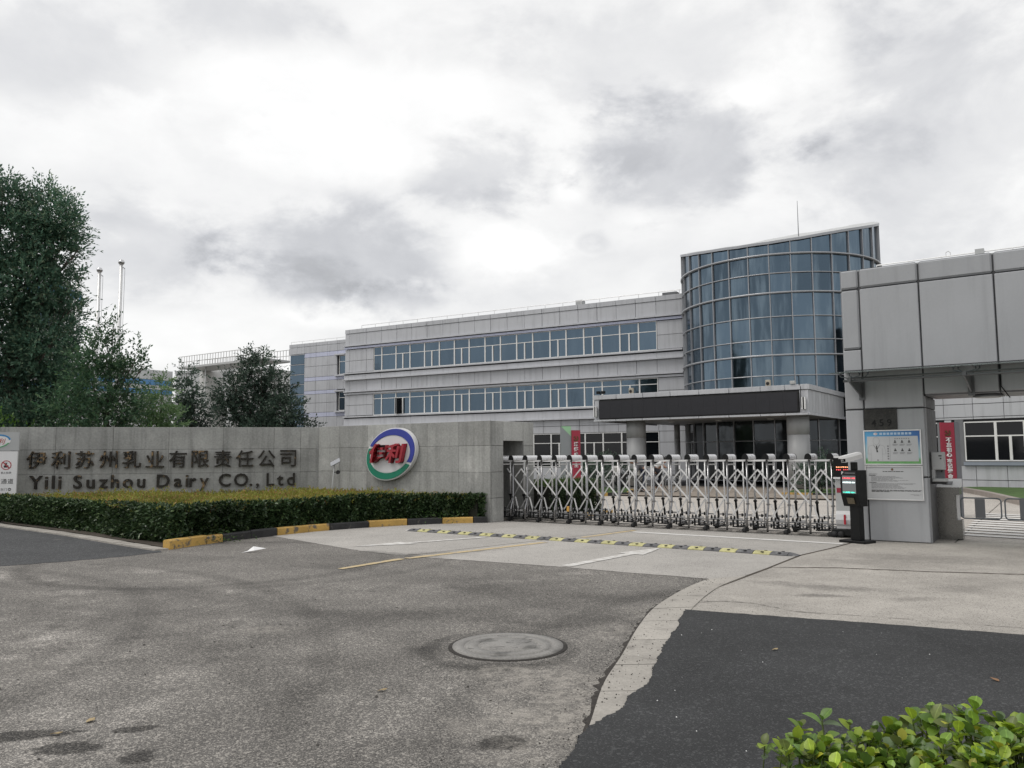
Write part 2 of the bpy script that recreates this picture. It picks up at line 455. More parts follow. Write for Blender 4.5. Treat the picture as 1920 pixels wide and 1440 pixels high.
# ---------------------------------------------------------------- ground materials
def asphalt(name, lo, hi, stone, stones=.5, sscale=95, blotch=.35, stains=(), pale=(), arcs=(), rough=.85, warm=(1, .985, .96), crisp=0, fwk=1.2, palecol=(.36, .335, .30)):
    m = bpy.data.materials.new(name); m.use_nodes = True
    t = m.node_tree; t.nodes.clear(); g = G(t)
    pos = g.new('ShaderNodeNewGeometry').outputs['Position']
    vo = g.new('ShaderNodeTexVoronoi', {'Vector': pos, 'Scale': sscale}, feature='F1')
    vc = g.n.new('ShaderNodeSeparateColor'); g.l.new(vo.outputs['Color'], vc.inputs[0])
    vo2 = g.new('ShaderNodeTexVoronoi', {'Vector': pos, 'Scale': sscale * .43}, feature='F1')
    vc2 = g.n.new('ShaderNodeSeparateColor'); g.l.new(vo2.outputs['Color'], vc2.inputs[0])
    f = g.noise(pos, 260, 2, .6)
    grit = g.lin(f, .25, .75, 0, 1)
    base = g.mix(grit, tuple(lo) + (1,), tuple(hi) + (1,))
    st = g.m('GREATER_THAN', vc.outputs[0], 1 - stones)
    st2 = g.m('GREATER_THAN', vc2.outputs[1], 1 - stones * .35)
    bright = g.m('MULTIPLY', g.m('MAXIMUM', st, st2), g.lin(vc.outputs[1], 0, 1, .35, 1.0))
    base = g.mix(bright, base, tuple(stone) + (1,))
    dk = g.m('MULTIPLY', g.m('GREATER_THAN', vc.outputs[2], .90), .7)
    base = g.mix(dk, base, (.02, .02, .02, 1))
    n1 = g.noise(pos, .55, 7, .62, .4)
    n2 = g.noise(pos, 2.4, 6, .65, .3)
    k = g.m('MULTIPLY', g.lin(n1, .3, .7, 1 - blotch, 1 + blotch), g.lin(n2, .3, .7, 1 - blotch * .55, 1 + blotch * .55))
    wn = g.m('MULTIPLY', g.m('SUBTRACT', g.noise(pos, 3.2, 6, .7), .5), 2.4)
    fw = g.m('MULTIPLY', g.m('SUBTRACT', g.noise(pos, 26, 4, .7), .5), fwk)
    gm_ = g.lin(g.noise(pos, 75, 4, .7), .32, .68, .45, 1.35)
    sp = g.n.new('ShaderNodeSeparateXYZ'); g.l.new(pos, sp.inputs[0])
    def ell(cx, cy, rx, ry, rot, wk=1.0):
        dx = g.m('SUBTRACT', sp.outputs[0], cx); dy = g.m('SUBTRACT', sp.outputs[1], cy)
        c, s_ = cos(RD(rot)), sin(RD(rot))
        u = g.m('DIVIDE', g.m('ADD', g.m('MULTIPLY', dx, c), g.m('MULTIPLY', dy, s_)), rx)
        v = g.m('DIVIDE', g.m('ADD', g.m('MULTIPLY', dx, -s_), g.m('MULTIPLY', dy, c)), ry)
        q = g.m('SQRT', g.m('ADD', g.m('MULTIPLY', u, u), g.m('MULTIPLY', v, v)))
        return g.m('ADD', g.m('ADD', q, g.m('MULTIPLY', wn, wk)), fw)
    for i_, (cx, cy, rx, ry, rot, amt) in enumerate(stains):
        k = g.m('MULTIPLY', k, g.m('SUBTRACT', 1.0, g.m('MULTIPLY', g.m('SUBTRACT', 1.0, g.step(ell(cx, cy, rx, ry, rot, .75 if i_ < crisp else 1.0), .7 if i_ < crisp else .4, 1.15 if i_ < crisp else 1.3)), g.m('MULTIPLY', gm_, amt))))
    for (cx, cy, r_, w, amt) in arcs:
        dx = g.m('SUBTRACT', sp.outputs[0], cx); dy = g.m('SUBTRACT', sp.outputs[1], cy)
        q = g.m('SQRT', g.m('ADD', g.m('MULTIPLY', dx, dx), g.m('MULTIPLY', dy, dy)))
        q = g.m('ABSOLUTE', g.m('DIVIDE', g.m('SUBTRACT', g.m('ADD', q, g.m('MULTIPLY', wn, .06)), r_), w))
        mk = g.m('MULTIPLY', g.m('SUBTRACT', 1.0, g.step(q, .3, 1.2)), g.lin(n2, .35, .65, .1, amt * 1.4))
        k = g.m('MULTIPLY', k, g.m('SUBTRACT', 1.0, g.m('MULTIPLY', mk, gm_)))
    sc = g.vm('SCALE', base); g.l.new(k, sc.node.inputs['Scale'])
    colr = g.vm('MULTIPLY', sc, tuple(warm))
    for (cx, cy, rx, ry, rot, amt) in pale:
        mk = g.m('MULTIPLY', g.m('SUBTRACT', 1.0, g.step(ell(cx, cy, rx, ry, rot), .35, 1.3)), amt)
        mk = g.m('MULTIPLY', mk, g.lin(g.step(g.noise(pos, 7.5, 7, .72), .42, .60), 0, 1, .22, 1.25))
        mk = g.m('MULTIPLY', g.m('MULTIPLY', mk, g.lin(f, .3, .7, .35, 1.0)), g.lin(gm_, .45, 1.35, 1.3, .25), clamp=True)
        colr = g.mix(mk, colr, tuple(palecol) + (1,))
    p = g.new('ShaderNodeBsdfPrincipled', {'Base Color': colr, 'Roughness': rough, 'Specular IOR Level': .3})
    hgt = g.m('ADD', g.m('MULTIPLY', g.m('SUBTRACT', 1.0, vo.outputs['Distance']), .6), g.m('MULTIPLY', f, .6))
    bp = g.new('ShaderNodeBump', {'Strength': .45, 'Distance': .006, 'Height': hgt}); g.put(p.inputs['Normal'], bp.outputs[0])
    o = g.new('ShaderNodeOutputMaterial'); g.l.new(p.outputs[0], o.inputs[0])
    return m
STAINS0 = [(-2.86, 4.80, .36, .11, 12, .62), (-2.47, 4.58, .25, .12, 0, .62), (-2.24, 4.90, .15, .065, 15, .58), (-2.02, 4.46, .12, .14, 30, .58), (-.07, 4.63, .17, .13, 10, .6),
          (-3.3, 6.4, .55, .16, 25, .42), (-2.4, 6.5, .40, .13, 15, .4), (-1.55, 6.45, .65, .22, -25, .38), (-1.3, 8.2, .9, .35, -20, .32), (-2.85, 11.9, .8, .35, 20, .40),
          (-.60, 4.62, .40, .12, -12, .5), (-.05, 4.6, .22, .10, 10, .6), (-.1, 8.1, 1.2, .40, -12, .42), (.3, 7.75, .5, .14, -15, .35), (-.07, 6.27, .62, .13, 4, .60), (-.72, 6.75, .20, .22, 0, .5), (-.98, 5.7, .7, .18, -15, .3),
          (.2, 9.6, 1.3, .5, -25, .30), (.95, 9.2, .7, .3, -30, .3), (-4.5, 8.0, 1.5, .3, 30, .28), (-3.4, 7.3, .6, .12, 20, .42), (-4.9, 9.5, 1.1, .3, 25, .25)]
STAINS = [(p_[0], p_[1], p_[2] * .9, p_[3] * .9, p_[4], p_[5] * (1.25 if i_ < 5 else .45 if i_ not in (14, 15) else .8)) for i_, p_ in enumerate(STAINS0)]
PALE = [(.36, 5.0, .42, .60, 40, 1.0), (.22, 5.9, .42, .6, 60, .85), (.0, 4.9, .5, .3, 0, .5), (-2.3, 7.6, .35, .18, 10, .55), (1.0, 7.4, .35, .5, -35, .55), (1.35, 8.4, .2, .5, -30, .4), (-4.3, 6.2, .9, .4, 10, .25), (.05, 4.4, .3, .2, 0, .6)]
ARCS = [(-7.5, 2.0, 8.4, .30, .30), (-7.5, 2.0, 6.9, .28, .28), (-8.5, 3.0, 10.6, .35, .22), (3.5, 3.0, 5.6, .25, .26), (3.0, 2.2, 7.2, .3, .24), (-2.0, 16.5, 8.2, .25, .2), (-.13, 6.79, .60, .085, .62), (-9.5, 6.0, 6.2, .16, .35), (-9.0, 5.2, 7.6, .14, .30), (-4.6, 12.6, 2.6, .16, .4), (-4.2, 13.2, 3.3, .14, .32), (6.5, 4.5, 6.9, .16, .3), (-9.5, 6.5, 5.3, .30, -.55), (-9.3, 6.0, 6.9, .22, -.45), (-8.0, 4.0, 5.2, .35, -.4), (4.5, 3.5, 5.5, .2, -.35), (-3.0, 16.0, 6.3, .3, -.3)]
ASPH_OLD = asphalt('worn_asphalt', (.070, .068, .065), (.180, .174, .166), (.37, .355, .33), .26, 140, .22, STAINS, PALE, [q[:4] + (q[4] * .62,) for q in ARCS], crisp=5, warm=(1, .978, .955))
ASPH_NEW = asphalt('fresh_asphalt', (.015, .0157, .0165), (.052, .0535, .0555), (.082, .084, .086), .13, 120, .22, (), (), (), warm=(1, 1.0, 1.0))
ASPH_L = asphalt('dark_asphalt', (.036, .038, .040), (.070, .072, .075), (.13, .13, .13), .18, 80, .14, (), [(-9, 16, .12, .05, 0, .5)], (), warm=(1, 1.0, 1.01))
APRON = asphalt('apron_concrete', (.335, .322, .305), (.425, .41, .39), (.46, .44, .42), .12, 120, .11,
                [(-2.0, 13.3, 1.1, .18, -30, .40), (-1.2, 13.3, .9, .30, 20, .28), (2.5, 14.9, 2.5, .5, -35, .10), (5.5, 12.2, 1.3, .3, -15, .12)], (), (), warm=(1, .992, .978))
WALKC = asphalt('sidewalk_concrete', (.30, .283, .262), (.41, .39, .362), (.45, .43, .40), .12, 110, .20,
                [(3.4, 9.15, .35, .10, -12, .5), (3.7, 9.75, .7, .22, -30, .35), (5.1, 9.5, .5, .25, 20, .22), (4.4, 8.9, .3, .14, 10, .3), (6.2, 12.2, 1.2, .45, -20, .25), (5.2, 11.6, 1.2, .5, -35, .15)], (), (), fwk=3.2, warm=(1, .99, .972))
YARDC = asphalt('yard_concrete', (.43, .41, .385), (.50, .48, .45), (.52, .50, .47), .1, 120, .06, (), (), (), warm=(1, .975, .95))
GROUND = M('dusty_ground', (.24, .23, .21), .9, 0, .2, .05, fine=.1, fs=3)
SOIL = M('bed_soil', (.06, .048, .036), .95, 0, .3, 3, fine=.3, fs=30, bump=.6, bs=30)
PAVER = M('terrace_paver', (.25, .215, .18), .8, 0, .14, 1.2, rand=.10, fine=.08, fs=40)
LINEW = M('worn_white_line', (.68, .67, .65), .75, 0, .06, 3, col2=(.44, .42, .39), c2lo=.55, c2hi=.68, c2s=5, fine=.05, fs=60)
LINEY = M('worn_yellow_line', (.50, .395, .225), .75, 0, .1, 3, col2=(.36, .31, .24), c2lo=.5, c2hi=.62, c2s=6, fine=.06, fs=60)
LAWN = M('lawn_turf', (.055, .105, .025), .9, 0, .25, 2, fine=.3, fs=30, bump=.5, bs=40)

def sheet(name, pts, z, mat, parent=None):
    b = MB(); b.poly([(p[0], p[1], z) for p in pts])
    return b.build(name, mat, parent)
def jag(pts, amp, seg, seed=0):
    r = random.Random(seed); o = []
    for a, b in zip(pts[:-1], pts[1:]):
        a, b = Vector(a), Vector(b); L = (b - a).length; n = max(1, int(L / seg))
        nn = Vector((-(b - a).y, (b - a).x)).normalized()
        for i in range(n):
            q = a.lerp(b, i / n) + nn * r.uniform(-amp, amp)
            o.append((q.x, q.y))
    o.append(tuple(pts[-1]))
    return o
def smooth_path(pts, n=6):
    P = [Vector(p) for p in pts]; o = []
    for i in range(len(P) - 1):
        p0 = P[max(i - 1, 0)]; p1 = P[i]; p2 = P[i + 1]; p3 = P[min(i + 2, len(P) - 1)]
        for k in range(n):
            t = k / n
            o.append(tuple(.5 * ((2 * p1) + (p2 - p0) * t + (2 * p0 - 5 * p1 + 4 * p2 - p3) * t * t + (3 * p1 - p0 - 3 * p2 + p3) * t ** 3)))
    o.append(tuple(P[-1]))
    return o
BIG = 700
struct(sheet('ground', [(-BIG, -BIG), (BIG, -BIG), (BIG, BIG), (-BIG, BIG)], -.012, GROUND))
struct(sheet('old_asphalt_road', [(-40, -30), (30, -30), (30, 6), (8, 9), (2.6, 10.6), (-4.6, 16.6), (-6.2, 14.6), (-6.35, 13.2), (-9.5, 10.6), (-16, 6), (-40, -4)], 0, ASPH_OLD))
left_edge = jag([(-40, -3), (-16, 5.4), (-9.0, 11.0), (-7.65, 12.11), (-6.98, 12.62), (-6.28, 13.23), (-5.95, 13.75)], .03, .12, 3)
struct(sheet('side_asphalt_road', left_edge + [(-6.1, 14.02), (-7.3, 15.1), (-9.45, 17.0), (-12.5, 19.45), (-30, 34), (-48, 40)], .004, ASPH_L))
# yard behind the gate and apron before it; the apron is cast in slabs with open joints
gt = Vector((sin(RD(55.7)), -cos(RD(55.7)), 0)); gn = Vector((cos(RD(55.7)), sin(RD(55.7)), 0)); gA = Vector((-.154, 19.674, 0))
def gp(s, n): q = gA + gt * s + gn * n; return (q.x, q.y)
struct(sheet('yard_base', [gp(-9, .0), gp(30, .0), gp(60, 30), gp(30, 60), gp(-25, 45), gp(-25, 3)], -.004, M('joint_sand', (.13, .12, .105), .95, 0, .2, 3)))
yard = bpy.data.objects.new('concrete_yard', None); COL.objects.link(yard); struct(yard)
for i in range(-1, 5):
    for j in range(0, 5):
        s0, s1, n0, n1 = -6 + i * 5.2, -6 + (i + 1) * 5.2 - .03, .05 + j * 4.6, .05 + (j + 1) * 4.6 - .03
        b = MB(); b.poly([gp(s0, n0) + (.0,), gp(s1, n0) + (.0,), gp(s1, n1) + (.0,), gp(s0, n1) + (.0,)])
        b.build('slab', YARDC, yard)
apron_edge = jag([(-4.86, 16.36), (-3.55, 14.85), (-2.6, 13.75), (-1.75, 13.0), (-.93, 12.55), (-.18, 12.12), (.59, 11.67), (1.57, 11.01), (2.50, 10.42)], .012, .12, 5)
apron = bpy.data.objects.new('concrete_apron', None); COL.objects.link(apron); struct(apron)
JX = [(2.50, 10.42), (3.03, 10.61), (3.55, 11.32), (4.48, 12.69), (5.36, 13.64), (5.95, 14.33), (6.60, 15.05)]
# long joint that the yellow line follows, from the asphalt to the gate
ya, yb = Vector((-1.75, 13.0)), Vector((2.75, 17.35))
left_slab = [p for p in apron_edge if p[0] < -1.76] + [(-1.76, 13.0), (2.74, 17.36)] + [gp(3.3, .03), gp(-.6, .03), (-.60, 19.22), (-1.30, 19.14), (-1.97, 18.93), (-2.7, 18.5), (-3.45, 18.0), (-4.2, 17.3)]
right_slab = [(-1.74, 12.98)] + [p for p in apron_edge if p[0] > -1.74] + [(3.01, 10.62), (3.53, 11.34), (4.46, 12.71), (5.34, 13.66), (5.93, 14.35), (6.3, 14.9)] + [gp(8.2, .03), gp(3.33, .03)] + [(2.76, 17.34)]
sheet('slab', left_slab, .004, APRON, apron); sheet('slab', right_slab, .004, APRON, apron)
# pale sidewalk right of the kerb, two slabs parted by an open crack
walk = bpy.data.objects.new('sidewalk', None); COL.objects.link(walk); struct(walk)
crack = jag([(3.87, 11.41), (4.46, 11.36), (4.95, 11.17), (5.63, 10.91), (6.66, 10.62), (12, 9.3), (24, 6.3)], .018, .10, 9)
cr2 = [(a, b - .048 - .04 * abs(sin(i * 1.7))) for i, (a, b) in enumerate(crack)]
sheet('slab', [(1.78, 8.32), (2.54, 7.98), (3.28, 7.66), (4.42, 7.10), (24, -2.5)] + cr2[::-1] + [(3.62, 11.38), (3.05, 10.58), (2.43, 9.71), (2.07, 8.97)], .004, WALKC, walk)
sheet('slab', [(3.62, 11.40)] + crack + [(24, 12), (12, 17), gp(12.5, .02), gp(8.3, .02), (6.33, 14.88), (5.97, 14.31), (5.38, 13.62), (4.50, 12.67)], .004, WALKC, walk)
struct(sheet('crack_dirt', [(q[0], q[1] + .05) for q in crack] + [(q[0], q[1] - .10) for q in crack[::-1]], .001, SOIL))
jl = [(2.40, 9.66), (3.03, 10.60), (3.57, 11.34), (4.48, 12.69), (5.36, 13.64), (5.95, 14.33), (6.33, 14.9)]
struct(sheet('joint_dirt', [(q[0] - .06, q[1] + .06) for q in jl] + [(q[0] + .06, q[1] - .06) for q in jl[::-1]], .001, SOIL))
# flush kerb strip: stones with joints, curving from the foreground to the gatehouse
LE = [(2.51, 10.40), (2.07, 9.73), (1.49, 8.55), (1.15, 7.56), (.86, 6.53), (.63, 5.76), (.45, 4.91), (.30, 4.20), (.05, 3.2)]
RE = [(3.02, 10.60), (2.43, 9.71), (1.92, 8.62), (1.52, 7.57), (1.27, 6.55), (1.07, 5.77), (.90, 4.92), (.77, 4.2), (.56, 3.2)]
LS, RS = smooth_path(LE, 8), smooth_path(RE, 8)
kerb = bpy.data.objects.new('flush_kerb', None); COL.objects.link(kerb); struct(kerb)
cuts = [0, 6, 12, 17, 22, 28, 35, 42, 50, 57, 64]
for a, c in zip(cuts[:-1], cuts[1:]):
    L = [Vector(p) for p in LS[a:c + 1]]; Rr = [Vector(p) for p in RS[a:c + 1]]
    t0 = (L[1] - L[0]).normalized() * .008; t1 = (L[-1] - L[-2]).normalized() * .008
    L[0] = L[0] + t0; Rr[0] = Rr[0] + t0; L[-1] = L[-1] - t1; Rr[-1] = Rr[-1] - t1
    dz = random.uniform(0, .004)
    b = MB(); b.prism([tuple(p) for p in L] + [tuple(p) for p in Rr[::-1]], -.03, .010 + dz); b.build('kerb_stone', KERBC, kerb)
# gap of earth between kerb strip and asphalt
gapL = jag([tuple(p) for p in LS], .012, .05, 21)
gq = random.Random(4)
gapM = [(p[0] - .012 - abs(gq.gauss(0, .018)) - .02 * max(0, 1 - abs(i - 150) / 120), p[1] + .01) for i, p in enumerate(gapL)]
struct(sheet('kerb_gap', gapL + gapM[::-1], .002, M('gap_dirt', (.035, .03, .026), .95, 0, .5, 20)))
# fresh asphalt with a ragged edge lapping over the kerb stones
ragged = jag([(1.765, 8.335), (1.60, 7.83), (1.42, 7.29), (1.26, 6.80), (1.12, 6.45), (1.02, 6.01), (.92, 5.72), (.80, 5.52), (.68, 5.19), (.55, 4.98), (.44, 4.84), (.33, 4.56), (.24, 4.27), (.12, 3.9), (-.1, 3.2)], .020, .11, 4)
ragged = jag(ragged, .011, .022, 14)
top_edge = jag([(24, -2.55), (4.42, 7.09), (3.28, 7.65), (2.54, 7.97), (1.765, 8.335)], .012, .09, 6)
na = top_edge[:-1] + ragged + [(-1.2, 0), (-3, -12), (24, -12)]
b = MB(); b.prism(na, .004, .0185); struct(b.build('fresh_asphalt_road', ASPH_NEW))
# flat kerb of the side road
kf = [(-5.97, 14.06), (-7.25, 15.22), (-9.43, 17.2), (-12.5, 19.68), (-20, 25.6)]
ko = [(-6.15, 13.92), (-7.42, 15.03), (-9.6, 17.0), (-12.65, 19.47), (-20.15, 25.4)]
fk = bpy.data.objects.new('side_road_kerb', None); COL.objects.link(fk); struct(fk)
kfs, kos = smooth_path(kf, 6), smooth_path(ko, 6)
for i in range(0, len(kfs) - 1, 1):
    a0, a1, b0, b1 = Vector(kfs[i]), Vector(kfs[i + 1]), Vector(kos[i]), Vector(kos[i + 1])
    e_ = (a1 - a0).normalized() * .006
    b = MB(); b.prism([tuple(a0 + e_), tuple(b0 + e_), tuple(b1 - e_), tuple(a1 - e_)], -.02, .028 + random.uniform(0, .006)); b.build('kerb_stone', KERBC, fk)
# raised yellow and black kerb round the planting bed
kerb2 = bpy.data.objects.new('painted_kerb', None); COL.objects.link(kerb2); struct(kerb2)
KP = smooth_path([(-5.98, 14.12), (-5.50, 15.35), (-4.92, 16.45), (-4.22, 17.33), (-3.45, 18.0), (-2.71, 18.52), (-1.97, 18.88), (-1.30, 19.09), (-.60, 19.17)], 6)
def seglen(P): return [0] + list(np.cumsum([(Vector(a) - Vector(b)).length for a, b in zip(P[1:], P[:-1])]))
KL = seglen(KP)
def along(P, L, d_):
    d_ = max(0, min(d_, L[-1] - 1e-4)); i = max(k for k in range(len(L) - 1) if L[k] <= d_)
    a, b = Vector(P[i]), Vector(P[i + 1]); t = (d_ - L[i]) / (L[i + 1] - L[i])
    return a.lerp(b, t), (b - a).normalized()
def kerb_block(d0, d1, h, mat, w=.15, jit=0):
    n = max(2, int((d1 - d0) / .22) + 1); o = []; inn = []
    for k in range(n):
        p, t = along(KP, KL, d0 + (d1 - d0) * k / (n - 1)); nn = Vector((-t.y, t.x))
        o.append(p); inn.append(p + nn * w)
    b = MB(); c = .022
    prof = [(0, -.02), (0, h - c), (c, h), (w - c, h), (w, h - c), (w, -.02)]
    rings = []
    for k in range(n):
        p, t = along(KP, KL, d0 + (d1 - d0) * k / (n - 1)); nn = Vector((-t.y, t.x))
        base = len(b.v)
        b.v += [(p.x + nn.x * q, p.y + nn.y * q, zq) for q, zq in prof]; rings.append(base)
    for a0, a1 in zip(rings[:-1], rings[1:]):
        for i in range(5): b.face((a0 + i, a1 + i, a1 + i + 1, a0 + i + 1))
    b.face([rings[0] + i for i in range(6)]); b.face([rings[-1] + i for i in range(6)][::-1])
    return b.build('kerb_stone', mat, kerb2)
tot = KL[-1]
marks = [(0.0, .90, KY), (.92, 1.32, KY), (1.34, 2.05, KB), (2.06, 2.72, KB), (2.74, 4.02, KY), (4.04, 4.98, KB), (5.0, 5.92, KY), (5.94, 6.76, KB), (6.78, 7.50, KY), (7.52, tot - .02, KB)]
for i, (d0, d1, m_) in enumerate(marks):
    kerb_block(d0, d1, .165 if i == 0 else .15 - .004 * (i % 3), m_)
struct(sheet('planting_bed', KP + [(-.62, 19.28), (-5.5, 22.75), (-13.4, 20.95), (-12.4, 19.75)] + [(-9.35, 17.2), (-7.2, 15.25)], .03, SOIL))
# painted lines
def strip(name, p, q, w0, w1=None, z=.010, mat=LINEW, seed=0):
    p, q = Vector(p), Vector(q); n = Vector((-(q - p).y, (q - p).x)).normalized(); w1 = w1 or w0
    A = jag([tuple(p + n * w0 / 2), tuple(q + n * w1 / 2)], .006, .15, seed); B = jag([tuple(q - n * w1 / 2), tuple(p - n * w0 / 2)], .006, .15, seed + 1)
    return struct(sheet(name, A + B, z, mat))
strip('yellow_lane_line', (-2.46, 11.55), (-1.74, 12.62), .11, .15, .008, LINEY, 1)
strip('yellow_lane_line', (-1.66, 12.66), (.60, 14.83), .15, .15, .009, LINEY, 3)
strip('yellow_lane_line', (1.33, 15.62), (2.55, 17.0), .13, .13, .009, LINEY, 7)
strip('white_stop_line', (2.46, 16.64), (5.78, 14.22), .17, .17, .010, LINEW, 5)
LINEF = M('faded_white_line', (.60, .59, .57), .8, 0, .06, 3, col2=(.45, .43, .40), c2lo=.42, c2hi=.62, c2s=7, fine=.06, fs=60)
def arrow(name, pts, z=.011):
    q = [p for p in pts] + [pts[0]]
    return struct(sheet(name, jag(q, .008, .12, 77)[:-1], z, LINEF))
# right lane: shaft and head pointing to the gate
ax, hd = Vector((.74, 11.63)), Vector((2.52, 13.80))
t_ = (hd - ax).normalized(); n_ = Vector((-t_.y, t_.x)); bs_ = hd - t_ * 1.02
arrow('white_arrow', [tuple(ax - n_ * .085), tuple(bs_ - n_ * .085), tuple(bs_ - n_ * .24), tuple(hd), tuple(bs_ + n_ * .24), tuple(bs_ + n_ * .085), tuple(ax + n_ * .085)])
# left lane: shaft comes from the gate, head points to the street
hd, ax = Vector((-2.86, 14.32)), Vector((-.52, 15.80))
bs_ = Vector((-1.92, 14.86)); t_ = (bs_ - ax).normalized(); n_ = Vector((-t_.y, t_.x))
arrow('white_arrow', [tuple(ax - n_ * .075), tuple(bs_ - n_ * .075), tuple(bs_ - n_ * .23 + t_ * .05), tuple(hd), tuple(bs_ + n_ * .23 - t_ * .05), tuple(bs_ + n_ * .075), tuple(ax + n_ * .075)])
cwp = Vector((8.62, 15.72)); ct = Vector((.70, -.715)); cn = Vector((.55, .835))
for k in range(11):
    a = cwp + cn * (.62 * k) + ct * (.05 - .0 * k)
    strip('crosswalk_stripe', tuple(a), tuple(a + ct * (4.2 + k * .2)), .30, .30, .012, LINEW, 20 + k)
for (p, q) in (((3.2, 22.9), (7.2, 22.45)), ((5.1, 19.6), (8.6, 21.0))):
    strip('yard_line', p, q, .12, .12, .006, LINEW, 40)

# rubber speed bump: alternating segments across the apron
p0, p1 = Vector((-2.27, 17.42)), Vector((4.46, 12.66))
L_ = (p1 - p0).length; hb = math.degrees(math.atan2((p1 - p0).x, -(p1 - p0).y))
sb = thing('speed_bump', 'yellow and black rubber speed bump across the concrete before the gate', 'speed bump', (p0.x, p0.y, .004), hb)
YR = M('yellow_rubber', (.46, .435, .21), .7, 0, .2, 5, fine=.15, fs=40, col2=(.28, .26, .15), c2lo=.55, c2hi=.7, c2s=7)
GR = M('grey_rubber', (.10, .10, .105), .75, 0, .2, 5, fine=.2, fs=40, col2=(.20, .20, .20), c2lo=.55, c2hi=.7, c2s=7)
def bump_seg(mat, x0, x1, taper=0):
    b = MB(); w = .31; prof = [(-w / 2, 0), (-w / 2, .012), (-w * .3, .032), (-w * .1, .042), (w * .1, .042), (w * .3, .032), (w / 2, .012), (w / 2, 0)]
    k1 = .25 if taper > 0 else 1; k0 = .25 if taper < 0 else 1
    base = len(b.v)
    b.v += [(x0, y_ * (.6 if taper < 0 else 1), z_ * k0) for y_, z_ in prof] + [(x1, y_ * (.6 if taper > 0 else 1), z_ * k1) for y_, z_ in prof]
    for i in range(7): b.face((i, i + 1, 8 + i + 1, 8 + i)[::-1])
    b.face(list(range(8))); b.face(list(range(15, 7, -1)))
    return b.mesh('segment', mat)
nseg = 29; sl = L_ / (nseg + 1)
mY, mG = bump_seg(YR, 0, sl - .008), bump_seg(GR, 0, sl - .008)
put('end_cap', bump_seg(LINEW, 0, sl * .5 - .008, -1), sb, (0, 0, 0)); put('end_cap', bump_seg(GR, 0, sl * .5, 1), sb, (L_ - sl * .5, 0, 0))
bolt = MB(); bolt.lathe([(.028, 0), (.026, .006), (.012, .007), (.0, .002)], 8); boltm = bolt.mesh('bolt', BLACKM)
for i in range(nseg):
    o = put('segment', mG if i % 2 == 0 else mY, sb, (sl * .5 + i * sl, 0, random.uniform(0, .003)), (0, 0, random.uniform(-.012, .012)))
    put('bolt', boltm, o, (sl * .5, -.10, .036)); put('bolt', boltm, o, (sl * .5, .09, .036))

# manhole cover
mh = thing('manhole_cover', 'round concrete manhole cover with scuffed rings set in worn asphalt', 'manhole cover', (-.05, 6.88, 0))
b = MB(); b.lathe([(.50, -.02), (.50, .004), (.475, .006), (.47, .006)], 48); b.build('rim_gap', M('rim_dirt', (.03, .027, .024), .95, 0, .5, 20), mh)
MHC = M('cover_concrete', (.215, .207, .195), .6, 0, .16, 3, fine=.26, fs=60, col2=(.10, .097, .09), c2lo=.54, c2hi=.68, c2s=3.2, bump=.2, bs=60)
b = MB(); b.lathe([(.465, -.02), (.465, .012), (.375, .014), (.372, .008), (.362, .008), (.358, .016), (.255, .017), (.252, .011), (.242, .011), (.238, .017), (.0, .018)], 64)
b.build('cover', MHC, mh)
b = MB()
for k in range(18):
    a_ = random.uniform(0, 2 * pi); r_ = random.uniform(.02, .33); x_, y_ = r_ * cos(a_), r_ * sin(a_); L2 = random.uniform(.03, .14); th = random.choice([.15, .5, 2.7, -.2])
    b.poly([(x_, y_, .0195), (x_ + L2 * cos(th), y_ + L2 * sin(th), .0195), (x_ + L2 * cos(th) + .006, y_ + L2 * sin(th) + .008, .0195)])
stuff(b.build('scratch', BLACKM, mh))

# litter
def scrap(name, label, cat, loc, pts, mat, rz=0):
    b = MB(); n = len(pts); b.v += pts; b.face(range(n))
    o = b.build(name, mat, None, loc, (0, 0, rz)); tag(o, label, cat)
    md = o.modifiers.new('thickness', 'SOLIDIFY'); md.thickness = .002
    return o
scrap('paper_scrap', 'crumpled white paper scrap lying on the asphalt before the hedge', 'paper', (-4.45, 13.62, .004), [(-.10, -.03, 0), (.10, .0, .03), (.26, .14, .05), (.06, .09, .09), (-.02, .03, .02)], WHITE)
LEAFY = M('dry_leaf', (.34, .26, .14), .7, 0, .1, 30)
LEAFR = M('brown_leaf', (.22, .12, .06), .7, 0, .1, 30)
lp = [(q[0] * .75, q[1] * .75, q[2]) for q in [(-.045, 0, .004), (-.02, -.018, .012), (.02, -.016, .008), (.05, .004, .014), (.015, .018, .012), (-.02, .015, .006)]]
scrap('fallen_leaf', 'small pale fallen leaf on the worn asphalt between manhole and bottom edge', 'leaf', (-.90, 5.62, .004), lp, LEAFY, .4)
scrap('fallen_leaf', 'round yellowish fallen leaf beside dark oil stains on the road', 'leaf', (-2.58, 5.03, .004), [(p[0] * .9, p[1] * 1.7, p[2]) for p in lp], LEAFY, 1.1)
scrap('fallen_leaf', 'thin curled leaf lying between two dark oil stains', 'leaf', (-2.66, 4.80, .004), [(p[0], p[1] * .7, p[2]) for p in lp], LEAFY, .1)
scrap('fallen_leaf', 'reddish brown dry leaf on the fresh black asphalt above the leafy bush', 'leaf', (3.33, 5.7, .022), lp, LEAFR, 1.9)
scrap('fallen_leaf', 'tan dry leaf on the fresh black asphalt in its middle', 'leaf', (2.1, 6.6, .022), [(p[0] * .8, p[1], p[2]) for p in lp], LEAFY, .2)
def crack_line(pts, w, z, seed):
    P = jag(pts, .012, .05, seed); r_ = random.Random(seed)
    Q = [(p[0] + .002, p[1] - w * r_.uniform(.3, 1.3)) for p in P]
    return struct(sheet('crack', P + Q[::-1], z, MATS['gap_dirt']))
